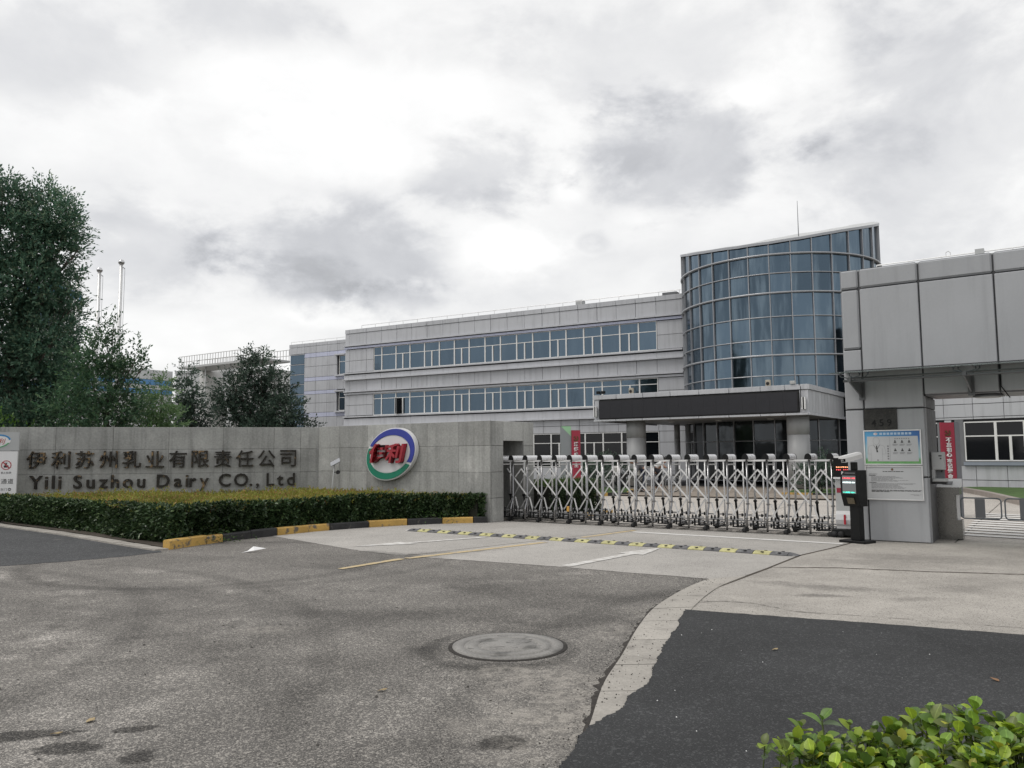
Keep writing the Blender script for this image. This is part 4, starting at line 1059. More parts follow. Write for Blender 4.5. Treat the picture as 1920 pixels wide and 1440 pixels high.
for k in range(4): panel('soffit_panel', GREYP, gh, .02 + k * 1.15, .02 + (k + 1) * 1.15 - .02, .06, 1.30, 2.60, 2.628)
b = MB(); b.box(-1.32, 5.88, .05, 1.33, 4.98, 5.01); b.build('roof', LGREY, gh)
b = MB(); b.pipe([(-.75, .45, 5.14), (5.5, .45, 5.14)], .012, 5)
for k in range(12): b.pipe([(-.75 + k * .55, .45, 5.0), (-.75 + k * .55, .45, 5.14)], .010, 4)
b.pipe([(.42, .45, 5.14), (.42, .45, 5.21), (.46, .45, 5.23), (.49, .45, 5.2), (.49, .45, 5.14)], .008, 5)
b.build('lightning_rail', ALU, gh)
b = MB(); b.box(.88, 1.02, .4, .5, 5.0, 5.19); b.build('junction_box', LGREY, gh)
b = MB(); b.pipe([(1.18, -.012, 3.08), (1.18, -.012, 2.70), (1.30, -.03, 2.50)], .010, 6); b.build('conduit', BLACK, gh)
# round ceiling lamp under the lintel
cl = thing('ceiling_lamp', 'round disc lamp under the gateway lintel above the pedestrian passage', 'lamp', (GX + .95 * sin(RD(55)) + .45 * cos(RD(55)), GY - .95 * cos(RD(55)) + .45 * sin(RD(55)), 2.60), 55)
b = MB(); b.lathe([(.20, 0), (.24, -.025), (.23, -.045)], 32); b.build('housing', GREYP, cl)
b = MB(); b.lathe([(.225, -.045), (.18, -.06), (0, -.068)], 32); b.build('diffuser', LGREY, cl)
# glass rain canopy
gc = thing('glass_canopy', 'sloping clear glass rain canopy on grey steel brackets across the gatehouse front', 'canopy', (GX, GY, 0), 55)
gm = bpy.data.materials.new('clear_glass'); gm.use_nodes = True; t = gm.node_tree; t.nodes.clear(); g = G(t)
tr = g.new('ShaderNodeBsdfTransparent', {'Color': (.50, .57, .55, 1)}); gl = g.new('ShaderNodeBsdfGlossy', {'Color': (.9, .95, .93, 1), 'Roughness': .08})
df = g.new('ShaderNodeBsdfDiffuse', {'Color': (.32, .37, .35, 1)})
m1 = g.new('ShaderNodeMixShader', {0: .22}); g.l.new(tr.outputs[0], m1.inputs[1]); g.l.new(df.outputs[0], m1.inputs[2])
lw = g.new('ShaderNodeLayerWeight', {'Blend': .30}); m2 = g.new('ShaderNodeMixShader', {0: lw.outputs['Fresnel']}); g.l.new(m1.outputs[0], m2.inputs[1]); g.l.new(gl.outputs[0], m2.inputs[2])
o_ = g.new('ShaderNodeOutputMaterial'); g.l.new(m2.outputs[0], o_.inputs[0])
def gsheet(x0, x1):
    b = MB(); y0, y1, z0, z1 = -1.25, -.02, 2.965, 3.10
    b.sweep([(x0, y0, z0), (x1, y0, z0), (x1, y1, z1), (x0, y1, z1)], (0, 0, .014)); b.build('glass_sheet', gm, gc)
gsheet(-1.30, .72); gsheet(.735, 2.75); gsheet(2.765, 4.8)
b = MB(); b.box(-1.30, 4.8, -.035, -.004, 3.105, 3.125); b.build('wall_seal', JOINT, gc)
STG = M('canopy_steel', (.13, .135, .14), .45, .3, .08, 3)
for bx in (-1.02, .74, 2.76):
    b = MB(); b.sweep([(bx - .01, -.01, 2.88), (bx - .01, -1.02, 2.87), (bx - .01, -1.02, 2.82), (bx - .01, -.01, 2.60)], (.022, 0, 0))
    b.box(bx - .05, bx + .05, -.03, -.002, 2.56, 2.92); b.box(bx - .03, bx + .03, -1.04, -.95, 2.83, 2.90)
    br = b.build('bracket', STG, gc)
    b = MB()
    for yy, zq in ((-1.0, 2.985), (-.30, 3.06)):
        for dx in (-.16, .16):
            b.pipe([(bx, yy, 2.885), (bx + dx, yy + .06, zq - .05), (bx + dx, yy + .06, zq)], .011, 6); b.lathe([(.032, zq - .012), (.032, zq + .022), (.02, zq + .028)], 10, (bx + dx, yy + .06, 0))
    stuff(b.build('spider_fitting', MULLD, br))
b = MB(); b.pipe([(-1.12, -1.0, 2.845), (4.8, -1.0, 2.845)], .022, 8); b.build('front_rail', STG, gc)
b = MB(); b.pipe([(-1.12, -.62, 2.925), (4.8, -.62, 2.925)], .016, 8); b.build('middle_rail', STG, gc)
# number plaque
pq = thing('number_plaque', 'dark polished granite plaque with the number 459 on the gatehouse pier', 'plaque', (GX - .995 * sin(RD(55)), GY + .995 * cos(RD(55)), 2.01), 55)
GRAN = M('black_granite', (.036, .036, .033), .38, 0, .3, 7, spec=.25, fine=.3, fs=40, col2=(.07, .063, .052), c2lo=.62, c2hi=.68, c2s=8)
b = MB(); b.cbox(0, .545, -.03, .0, 0, .375, .004); b.build('plate', GRAN, pq)
for i, ch in enumerate('459'):
    me = fit_text(text_mesh(ch, 1, M('engraved_black', (.004, .004, .004), .8, 0, 0), .004, .004), h=.125)
    put('numeral', me, pq, (.155 + i * .13, -.034, .125), STAND)
# notice boards
def board(z0, z1, lab):
    o = thing('notice_board', lab, 'notice board', (GX - 1.03 * sin(RD(55)), GY + 1.03 * cos(RD(55)), z0), 55)
    w, h = .955, z1 - z0; f = .022; q = MB()
    for bx in ((0, f, 0, h), (w - f, w, 0, h), (f, w - f, 0, f), (f, w - f, h - f, h)):
        q.cbox(bx[0], bx[1], -.034, -.003, bx[2], bx[3], .004)
    q.build('frame', ALU, o)
    return o, w, h
def flat(par, name, mat, pts, y=-.0215):
    b = MB(); b.sweep([(p[0], y + .001, p[1]) for p in pts], (0, -.001, 0)); return b.build(name, mat, par)
def rect(x0, x1, z0, z1): return [(x0, z0), (x1, z0), (x1, z1), (x0, z1)]
nb, w, h = board(1.372, 2.003, 'blue headed dress code notice board with a shirt drawing, upper of two on the pier')
PAPER = M('poster_paper', (.50, .51, .52), .35, 0, .02, 3)
pb = bpy.data.materials.new('poster_gradient'); pb.use_nodes = True; t = pb.node_tree; g = G(t); bsdf = t.nodes['Principled BSDF']
tc = g.new('ShaderNodeTexCoord'); sp = g.n.new('ShaderNodeSeparateXYZ'); g.l.new(tc.outputs['Generated'], sp.inputs[0])
c1 = g.mix(sp.outputs[0], (.10, .36, .62, 1), (.035, .13, .38, 1)); c2 = g.mix(g.noise(tc.outputs['Object'], 14, 4), (.08, .30, .08, 1), (.22, .46, .18, 1))
c3 = g.mix(g.step(sp.outputs[2], .10, .22), c2, (.36, .52, .56, 1)); c4 = g.mix(g.step(sp.outputs[2], .35, .85), c3, c1)
g.put(bsdf.inputs['Base Color'], c4); bsdf.inputs['Roughness'].default_value = .35
b = MB(); b.box(.02, w - .02, -.018, -.004, .02, h - .02); b.build('poster', pb, nb)
flat(nb, 'white_field', PAPER, rect(.06, w - .055, .065, h - .115), -.020)
LB = M('poster_light_blue', (.45, .58, .72), .5, 0, 0)
for k in range(9): flat(nb, 'title_glyph', LB, rect(.275 + k * .06, .275 + k * .06 + .043, h - .088, h - .048), -.0195)
me = fit_text(text_mesh('伊利', 1, RED, 0, .02), w=.045)
flat(nb, 'title_logo', WHITE, [(.205 + .034 * cos(a), h - .068 + .022 * sin(a)) for a in np.linspace(0, 2 * pi, 20, endpoint=False)], -.0195)
put('title_logo_text', me, nb, (.205, -.0222, h - .068), STAND)
def line(b, p, q, wd, y=-.0222):
    p, q = Vector(p), Vector(q); n = Vector((-(q - p).y, (q - p).x)).normalized() * wd / 2
    b.poly([(v.x, y, v.y) for v in (p - n, q - n, q + n, p + n)])
b = MB()
PA = M('drawing_grey', (.30, .31, .32), .6, 0, 0)
hdx, hdz = .215, h - .195
for k in range(24):
    a, c_ = 2 * pi * k / 24, 2 * pi * (k + 1) / 24
    line(b, (hdx + .055 * cos(a), hdz + .068 * sin(a)), (hdx + .055 * cos(c_), hdz + .068 * sin(c_)), .004)
for p, q in (((.16, h - .265), (.085, h - .29)), ((.085, h - .29), (.06 + .005, h - .43)), ((.27, h - .265), (.345, h - .29)), ((.345, h - .29), (.375, h - .43)), ((.12, h - .33), (.12, .075)), ((.31, h - .33), (.31, .075)), ((.44, h - .125), (.44, .075)), ((.065, h - .43), (.12, h - .435)), ((.375, h - .43), (.31, h - .435))): line(b, p, q, .0035)
b.build('shirt_drawing', PA, nb)
b = MB(); line(b, (.165, h - .265), (.21, h - .345), .006); line(b, (.27, h - .265), (.225, h - .345), .006)
b.poly([(p[0], -.0222, p[1]) for p in ((.208, h - .28), (.226, h - .28), (.229, h - .35), (.24, h - .40), (.213, h - .40), (.212, h - .35))]); b.poly([(p[0], -.0222, p[1]) for p in ((.215, .095), (.245, .095), (.232, .075))])
b.build('tie_drawing', INK, nb)
b = MB()
for k in range(6): z_ = h - .28 - k * .045; b.poly([(p[0], -.0222, p[1]) for p in rect(.395, .42, z_ - .027, z_)])
for k in range(7): b.poly([(p[0], -.0222, p[1]) for p in rect(.52 + k * .037, .54 + k * .037, h - .165, h - .15)])
for i in range(3):
    for j in range(2):
        for k in range(3):
            z_ = h - .255 - j * .15 - k * .012; b.poly([(p[0], -.0222, p[1]) for p in rect(.485 + i * .115, .485 + i * .115 + .085 - .02 * (k == 2), z_ - .005, z_)])
stuff(b.build('small_print', INKG, nb))
b = MB()
for i in range(3):
    for j in range(2):
        cx, cz = .527 + i * .115, h - .215 - j * .15
        b.poly([(cx + .010 * cos(a), -.0222, cz + .018 + .012 * sin(a)) for a in np.linspace(0, 2 * pi, 8, endpoint=False)])
        b.poly([(p[0], -.0222, p[1]) for p in ((cx - .022, cz - .018), (cx + .022, cz - .018), (cx + .016, cz + .004), (cx - .016, cz + .004))])
stuff(b.build('pictogram', INK, nb))
nb2, w, h = board(.742, 1.360, 'plain white rules notice with lines of small print, lower of two boards on the pier')
b = MB(); b.box(.02, w - .02, -.018, -.004, .02, h - .02); b.build('sheet', PAPER, nb2)
flat(nb2, 'emblem', M('emblem_brown', (.16, .09, .05), .5, 0, 0), [(w / 2 - .02 + .021 * cos(a), h - .068 + .023 * sin(a)) for a in np.linspace(0, 2 * pi, 16, endpoint=False)], -.0195)
b = MB(); r_ = random.Random(3); z_ = h - .108
def words(b, x0, x1, z_, hh):
    x_ = x0
    while x_ < x1:
        l = min(r_.uniform(.018, .075), x1 - x_); b.poly([(p[0], -.0200, p[1]) for p in rect(x_, x_ + l, z_ - hh, z_)]); x_ += l + r_.uniform(.004, .012)
words(b, .30, .64, h - .100, .011)
bold = [(.065, .19, h - .172), (.065, .19, h - .300), (.10, .92, h - .435), (.10, .90, h - .449), (.10, .40, h - .463)]
for a, c_, zq in bold: words(b, a, c_, zq, .008)
stuff(b.build('bold_print', INK, nb2))
b = MB()
for a, c_, zq in [(.065, .21, h - .142), (.065, .20, h - .157)] + [(.10, r_.uniform(.45, .75), h - .188 - k * .0145) for k in range(7)] + [(.10, r_.uniform(.35, .85), h - .316 - k * .0145) for k in range(7)] + [(.74, .91, h - .508), (.79, .88, h - .522)]: words(b, a, c_, zq, .0055)
stuff(b.build('fine_print', INKG, nb2))
# dispenser on the jamb
dp = thing('hand_dispenser', 'pale wall mounted dispenser box with open tray on the gateway jamb', 'dispenser', (GX + .02 * sin(RD(55)) + .40 * cos(RD(55)), GY - .02 * cos(RD(55)) + .40 * sin(RD(55)), 1.04), 55)
b = MB(); b.cbox(0, .21, -.09, .09, .24, .56, .012); b.build('body', LGREY, dp)
b = MB(); b.box(0, .05, -.085, .085, .08, .245); b.cbox(0, .235, -.1, .1, .03, .09, .012); b.build('tray', LGREY, dp)
b = MB(); b.box(.05, .19, .06, .08, .09, .24); b.build('tray_back', GREYP, dp)
b = MB(); b.box(-.02, .22, -.09, .09, -.01, .028); b.build('shelf', BLACKM, dp)
b = MB(); b.box(.12, .17, -.094, -.09, .48, .50); b.box(.14, .165, -.094, -.09, .43, .455); b.pipe([(.15, -.02, .24), (.15, -.02, .20)], .012, 8); b.build('nozzle', INK, dp)
# stainless turnstile with swing arms
tu = thing('turnstile', 'stainless steel pedestrian gate post with white sloped card reader top', 'turnstile', (7.86, 14.93, 0), 55)
b = MB(); b.box(-.02, .29, 0, .30, 0, .82); b.build('cabinet', STEEL, tu)
b = MB(); b.box(-.04, .36, -.03, .34, .82, .95); b.build('head', STEEL, tu)
b = MB(); b.prism([(-.05, -.04), (.37, -.04), (.37, .35), (-.05, .35)], .95, [.955, .955, 1.10, 1.10]); b.build('top_panel', WHITE, tu)
b = MB(); b.sweep([(.08, .07, 1.003), (.24, .07, 1.003), (.24, .20, 1.050), (.08, .20, 1.050)], (0, -.002, .006)); b.build('card_reader', GREYP, tu)
b = MB(); b.box(.295, .345, .04, .10, .12, .82); b.build('hinge_bracket', ALU, tu)
b = MB(); b.box(.29, .38, -.02, .26, .02, .36); b.build('foot_box', STEEL, tu)
def arm(par, x0, x1, z0=.39, z1=.76, y=.12):
    r = .06; pts = []
    for cx, cz, a0 in ((x1 - r, z1 - r, 90), (x1 - r, z0 + r, 0), (x0 + r, z0 + r, -90), (x0 + r, z1 - r, -180)):
        for k in range(6): a = RD(a0 - k * 18); pts.append((cx + r * cos(a), y, cz + r * sin(a)))
    pts.append(pts[0]); b = MB(); b.pipe(pts, .013, 8); return b.build('arm_frame', MULLD, par)
ar = arm(tu, .36, .99); b = MB(); b.cbox(.58, .74, .112, .128, .405, .745, .004); b.build('plate', GREYP, ar)
a2 = thing('swing_barrier', 'second steel swing barrier arm with dark centre plate at the right picture edge', 'barrier', (7.86, 14.93, 0), 55)
ar = arm(a2, 1.05, 1.68); b = MB(); b.cbox(1.27, 1.43, .112, .128, .405, .745, .004); b.build('plate', GREYP, ar)
b = MB(); b.box(1.70, 2.05, 0, .30, 0, 1.0); b.build('cabinet', STEEL, a2)

# ================================================================ retractable gate
gate = thing('retractable_gate', 'folding stainless steel driveway gate with lattice bars drawn across the entrance', 'gate', (-.154, 19.674, 0), 55.7)
NP = 20; DS = .4125; S0 = -.2825
def portal():
    b = MB()
    b.k = 0
    b.pipe([(0, .10, 1.47), (0, .10, .60), (0, .085, .50), (0, .02, .38), (0, .0, .30), (0, .0, .04)], .021, 8)
    b.box(-.028, .028, .07, .13, .56, .59); b.box(-.028, .028, -.026, .026, .28, .30)
    b.k = 1
    b.pipe([(0, .58, 1.47), (0, .58, .60)], .022, 8); b.box(-.014, .014, .12, .56, 1.36, 1.385)
    b.box(-.02, .02, .10, .58, 1.455, 1.475)
    b.k = 2
    b.pipe([(0, .58, .60), (0, .60, .48), (0, .66, .32), (0, .67, .04)], .024, 8); b.box(-.03, .03, .55, .61, .59, .63); b.box(-.012, .012, .555, .575, 1.12, 1.26)
    return b.mesh('portal_frame', [CHROMED, ALU, BLACK])
pm = portal()
b = MB(); n = 10; prof = [(.062 * cos(pi * k / n), 1.50 + .085 * sin(pi * k / n)) for k in range(n + 1)]
b.sweep([(p[0], .02, p[1]) for p in [(.062, 1.475)] + prof + [(-.062, 1.475)]], (0, .50, 0)); capm = b.mesh('cap', M('cap_silver', (.72, .72, .73), .3, .3, .04, 4))
b = MB(); b.sweep([(p[0] * 1.06, .0, 1.475 + (p[1] - 1.475) * 1.05) for p in [(.062, 1.475)] + prof + [(-.062, 1.475)]], (0, .025, 0)); capend2 = b.mesh('cap_end', BLACK)
b = MB(); b.sweep([(p[0] * 1.06, .515, 1.475 + (p[1] - 1.475) * 1.05) for p in [(.062, 1.475)] + prof + [(-.062, 1.475)]], (0, .025, 0)); capend = b.mesh('cap_end', BLACK)
b = MB(); b.lathe([(.0, -.02), (.035, -.02), (.052, -.008), (.052, .012), (.035, .022), (0, .022)], 14); wheelm = b.mesh('wheel', BLACKM)
b = MB(); b.box(-.03, .03, -.03, .03, .03, .11); axm = b.mesh('wheel_fork', BLACK)
def bar(p, q, y, wd=.030, th=.014, mat=ALU):
    b = MB(); p, q = Vector((p[0], y, p[1])), Vector((q[0], y, q[1])); d_ = (q - p).normalized(); n_ = Vector((-d_.z, 0, d_.x)) * wd / 2
    b.sweep([p - n_, q - n_, q + n_, p + n_], (0, th, 0)); return b
A1 = bar((0, 1.27), (.62, .585), .145).mesh('scissor_bar', ALU); A1b = bar((0, 0), (.085, -.29), .125, .028).mesh('scissor_end', ALU)
B1 = bar((0, 1.27), (-.66, .29), .50, .026).mesh('scissor_bar', ALU)
B0 = bar((0, 1.27), (-.19, 1.06), .17, .026).mesh('scissor_link', ALU)
b = MB(); b.pipe([(0, .33, 1.455), (0, .33, .17)], .015, 6); pick = b.mesh('picket', ALU)
b = MB(); b.box(.03, DS - .03, .09, .115, 1.435, 1.458); b.box(.03, DS - .03, .56, .585, 1.435, 1.458); b.box(.06, DS - .06, .3, .32, 1.45, 1.47); railm = b.mesh('top_rail', ALU)
b = MB(); b.k = 0
b.box(.05, DS - .10, .03, .055, .255, .295); b.box(.04, DS - .05, .06, .08, .175, .195); b.box(0, DS, .30, .33, .16, .185); b.box(.0, DS, .60, .62, .18, .205); b.box(.05, DS - .08, .56, .58, .30, .33)
b.sweep([(.02, .05, .14), (.2, .6, .14), (.225, .6, .14), (.045, .05, .14)], (0, 0, .02)); b.sweep([(.2, .05, .14), (.02, .6, .14), (.045, .6, .14), (.225, .05, .14)], (0, 0, .02))
b.sweep([(.2, .05, .12), (.40, .6, .12), (.425, .6, .12), (.225, .05, .12)], (0, 0, .02)); b.sweep([(.4, .05, .12), (.2, .6, .12), (.225, .6, .12), (.425, .05, .12)], (0, 0, .02))
b.k = 1
for xq, yq, zq in ((.08, .03, .28), (.15, .03, .28), (.22, .03, .29), (.10, .3, .15), (.2, .3, .15), (.3, .3, .15), (.06, .06, .14), (.21, .05, .12), (.21, .6, .12), (.33, .06, .15), (.14, .55, .30), (.22, .55, .31)):
    b.lathe([(.017, -.02), (.017, .045), (.008, .05)], 7, (xq, yq, zq))
b.box(.1, .13, .03, .06, .10, .25); b.box(.19, .22, .03, .06, .10, .25); b.box(.05, .30, .2, .45, .085, .10)
linkm = b.mesh('lower_linkage', [ALUD, BLACK])
for i in range(NP):
    s = S0 + i * DS
    o = put('portal_frame', pm, gate, (s, 0, 0)); c_ = put('cap', capm, o); put('cap_end', capend, o); put('cap_end', capend2, o)
    if i % 2 == 1:
        for yy in (.0, .66): put('wheel_fork', axm, o, (0, yy, 0)); put('wheel', wheelm, o, (-.05, yy, .05), (pi / 2, 0, 0))
    if i < NP - 1:
        put('top_rail', railm, gate, (s, 0, 0)); put('lower_linkage', linkm, gate, (s, 0, 0)); put('picket', pick, gate, (s + .26, 0, 0))
        put('scissor_bar', A1, gate, (s + .20, 0, 0))
        if i > 0: put('scissor_bar', B1, gate, (s + .20, 0, 0)); put('scissor_link', B0, gate, (s + .20, 0, 0))
        if i > 0: put('scissor_end', A1b, gate, (s + .045, 0, .585))
b = MB(); b.box(-.3, 8.3, -.03, .01, 0, .012); b.box(-.3, 8.3, .66, .70, 0, .012); b.build('ground_rail', BLACK, gate)
b = MB(); b.cbox(-.03, .03, -.03, .0, .12, .24, .004)
b.build('tag', M('amber_reflector', (.55, .30, .06), .5, 0, .1, 9), gate, (S0 + 4.92 * DS, -.01, .17))
# drive head
hx = S0 + (NP - 1) * DS + .06
hm = MB(); hm.cbox(0, .46, .05, .62, .10, 1.12, .02); hd_ = hm.build('drive_head', LGREY, gate, (hx, 0, 0))
b = MB(); b.box(-.01, .50, .03, .60, 1.13, 1.50); b.build('display_case', BLACK, hd_)
b = MB(); b.box(-.02, .52, .01, .62, 1.50, 1.53); b.box(-.02, .30, .02, .05, 1.10, 1.135); b.build('trim', WHITE, hd_)
LEDR = M('red_led', (1.0, .10, .12), .5, 0, 0, emit=.9); LEDO = M('orange_led', (1.0, .42, .20), .5, 0, 0, emit=1.4); LEDG = M('cyan_led', (.06, .85, .60), .5, 0, 0, emit=1.1); LEDW = M('pale_led', (.75, .95, .95), .5, 0, 0, emit=1.1)
b = MB(); b.k = 0; r_ = random.Random(8)
for row, zq in enumerate((1.335, 1.285)):
    b.k = row
    for k in range(11):
        if k in (8,) or (row == 1 and k in (3,)): continue
        for q in range(2): zz2 = zq - q * .012; b.box(.04 + k * .032, .04 + k * .032 + r_.uniform(.014, .026), .024, .029, zz2 - .008, zz2)
stuff(b.build('led_text', [LEDO, LEDR], hd_))
b = MB(); b.sweep([(.02, -.01, .50), (.02, -.08, .44), (.02, -.10, .34), (.02, -.075, .26), (.02, -.04, .22), (.02, -.02, .10), (.02, .08, .10), (.02, .08, .50)], (.32, 0, 0)); b.build('cowl', M('cowl_silver', (.60, .60, .61), .35, .2, .04, 5), hd_)
b = MB(); b.sweep([(.185 + .018 * cos(a) , -.108, .345 + (.075 * (1 if sin(a) > 0 else -1)) + .018 * sin(a)) for a in np.linspace(0, 2 * pi, 20, endpoint=False)], (0, .03, 0)); b.build('red_lens', M('lens_red', (.42, .01, .03), .3, 0, .05, 5), hd_)
b = MB(); b.cbox(-.06, .48, -.06, .66, .03, .17, .02); b.build('chassis', BLACK, hd_)
b = MB(); b.box(.03, .17, .045, .05, .84, .93); b.build('sticker', REDB, hd_)
b = MB(); b.box(.10, .26, .035, .05, 1.0, 1.03); b.box(.14, .2, .035, .05, .97, 1.06); b.build('keyhole', INK, hd_)
for xq in (-.02, .1, .4):
    b = MB(); b.lathe([(0, -.03), (.06, -.03), (.06, .03), (0, .03)], 16); b.build('wheel', BLACKM, hd_, (xq, -.06, .065), (pi / 2, 0, 0))

# ================================================================ parking kiosk
ki = thing('parking_kiosk', 'black parking payment kiosk with lit red and green display and white camera on top', 'kiosk', (6.09, 14.42, 0), 36)
b = MB(); b.cbox(-.24, .26, -.14, .22, .004, .05, .008); b.build('base_plate', BLACK, ki)
b = MB(); b.cbox(-.07, .11, -.03, .12, .05, .72, .006); b.build('column', BLACK, ki)
b = MB(); prof = [(-.13, 1.285), (-.13, .86), (-.06, .67), (-.05, .645), (.16, .645), (.16, 1.285)]
b.sweep([(-.165, p[0], p[1]) for p in prof], (.33, 0, 0)); b.build('head', BLACK, ki)
b = MB(); b.box(-.125, .13, -.136, -.131, .875, 1.19); b.build('screen', M('lit_screen', (.13, .135, .14), .4, 0, .05, 10, emit=.25), ki)
b = MB(); b.box(-.135, .14, -.135, -.1305, 1.20, 1.275); b.build('header', BLACKM, ki)
me = fit_text(text_mesh('P', 1, WHITE, .004, .012), h=.05); put('parking_letter', me, ki, (-.115, -.139, 1.237), STAND)
b = MB()
for k in range(9): b.box(-.07 + k * .022, -.07 + k * .022 + .016, -.138, -.1355, 1.228, 1.244)
stuff(b.build('header_print', INKG, ki))
b = MB(); r_ = random.Random(2)
for row, (zq, mk) in enumerate(((1.145, 0), (1.07, 1), (.895, 2))):
    b.k = mk
    x_ = -.115
    while x_ < .115:
        l = r_.uniform(.006, .014); b.box(x_, x_ + l, -.139, -.1365, zq - .012 + r_.uniform(0, .003), zq + .010 + r_.uniform(0, .004)); x_ += l + .005 + (.012 if r_.random() < .2 else 0)
stuff(b.build('screen_text', [LEDR, LEDW, LEDG], ki))
b = MB(); b.sweep([(-.06, -.118, .80), (.075, -.118, .80), (.075, -.074, .69), (-.06, -.074, .69)], (0, -.012, .0)); b.build('scanner_window', M('amber_window', (.10, .08, .05), .3, 0, .1, 8), ki)
b = MB(); b.cbox(-.03, .06, -.02, .08, 1.285, 1.43, .01); b.build('camera_stem', BLACK, ki)
b = MB(); b.sweep([(-.052, 0, 0), (.052, 0, 0), (.058, 0, .075), (.035, 0, .105), (-.035, 0, .105), (-.058, 0, .075)], (0, .42, 0))
cmh = b.build('camera', WHITE, ki, (0, -.26, 1.425), (RD(10), 0, RD(-10)))
b = MB(); b.sweep([(-.066, -.05, .075), (.066, -.05, .075), (.04, -.05, .118), (-.04, -.05, .118)], (0, .44, 0)); b.build('hood', WHITE, cmh)
b = MB(); b.box(-.040, .040, -.006, .002, .012, .068); b.build('lens_window', BLACK, cmh)
b = MB(); b.lathe([(.022, 0), (.02, .01), (0, .004)], 12); b.build('lens', MULL, cmh, (-.012, -.004, .045), (pi / 2, 0, 0))

# ================================================================ street signboard at far left
bd = thing('direction_board', 'grey and white direction signboard with no photography symbol at the left picture edge', 'signboard', (BX, BY, 0), 103)
ox = -7.40
b = MB(); b.box(ox - 1.05, ox, -.66, -.60, 1.80, 2.27); b.build('logo_panel', LGREY, bd)
b = MB(); b.box(ox - 1.05, ox - .02, -.66, -.60, .25, 1.785); b.build('text_panel', WHITE, bd)
b = MB(); b.box(ox - 1.0, ox - .9, -.62, -.52, 0, 2.2); b.box(ox - .2, ox - .1, -.59, -.5, 0, 2.2); b.build('post', GREYP, bd)
def bflat(name, mat, pts, y=-.664): 
    b = MB(); b.sweep([(p[0], y + .003, p[1]) for p in pts], (0, -.003, 0)); return b.build(name, mat, bd)
ocx, ocz = ox - .52, 2.035
e1 = oval(.335, .175, RD(8), ocx, ocz, 40); bflat('logo_oval', WHITE, e1, -.664)
e2 = oval(.315, .145, RD(8), ocx - .02, ocz - .008, 40)
b = MB(); b.sweep([(p[0], -.667, p[1]) for p in e1[0:17] + e2[0:17][::-1]], (0, -.002, 0)); b.build('blue_swoosh', M('swoosh_blue', (.03, .22, .48), .4, 0, 0), bd)
b = MB(); b.sweep([(p[0], -.667, p[1]) for p in e1[20:38] + e2[20:38][::-1]], (0, -.002, 0)); b.build('green_swoosh', M('swoosh_green', (.12, .36, .18), .4, 0, 0), bd)
for ch, dx in (('伊', -.13), ('利', .13)):
    me = fit_text(text_mesh(ch, 1, M('logo_red', (.42, .07, .05), .5, 0, 0), .002, .0, .25), h=.15); put('character', me, bd, (ocx + dx, -.669, ocz), STAND)
pcx, pcz = ox - .265, 1.435
ro, ri = oval(.118, .118, 0, pcx, pcz, 36), oval(.100, .100, 0, pcx, pcz, 36)
b = MB(); n0 = len(b.v); b.v += [(p[0], -.668, p[1]) for p in ro + ri]
for k in range(36): b.face((k, (k + 1) % 36, 36 + (k + 1) % 36, 36 + k))
q = Vector((-.075, .075)); nn = Vector((.009, .009)); b.poly([(pcx + v.x, -.669, pcz + v.y) for v in (q - nn, q + nn, -q + nn, -q - nn)])
b.build('prohibition_ring', M('ring_red', (.42, .04, .05), .5, 0, 0), bd)
b = MB()
b.poly([(pcx + .018 * cos(a) , -.666, pcz + .03 + .018 * sin(a)) for a in np.linspace(0, 2 * pi, 12, endpoint=False)])
b.poly([(pcx + p[0], -.666, pcz + p[1]) for p in ((-.03, .052), (.03, .052), (.03, .06), (-.03, .06))]); b.poly([(pcx + p[0], -.666, pcz + p[1]) for p in ((-.055, -.06), (.055, -.06), (.055, -.01), (.015, .0), (-.015, .0), (-.055, -.01))])
b.build('photographer_symbol', INK, bd)
def btext(body, cx, cz, wd, mat=INKG, bold=.004):
    put('lettering', fit_text(text_mesh(body, 1, mat, .001, bold, space=1.12), w=wd), bd, (cx, -.664, cz), STAND)
btext('禁止拍照', ox - .265, 1.245, .235); btext('主通道', ox - .30, 1.03, .42, INK, .0); btext('请走东门', ox - .375, .825, .30)
b = MB(); b.poly([(ox - .165 + .036 * cos(a), -.666, .825 + .036 * sin(a)) for a in np.linspace(0, 2 * pi, 24, endpoint=False)]); b.build('arrow_disc', INK, bd)
b = MB(); b.poly([(ox - .165 + p[0], -.668, .825 + p[1]) for p in ((-.024, -.008), (.004, -.008), (.004, -.018), (.027, 0), (.004, .018), (.004, .008), (-.024, .008))]); b.build('arrow', WHITE, bd)
b = MB(); pp = [(-.42, .60), (-.36, .68), (-.32, .64), (-.28, .70), (-.25, .635), (-.2, .67), (-.14, .63), (-.10, .655)]
for a, c_ in zip(pp[:-1], pp[1:]):
    p, q = Vector(a), Vector(c_); n_ = Vector((-(q - p).y, (q - p).x)).normalized() * .006; b.poly([(ox + v.x, -.666, v.y) for v in (p - n_, q - n_, q + n_, p + n_)])
b.build('landscape_sketch', INKG, bd)

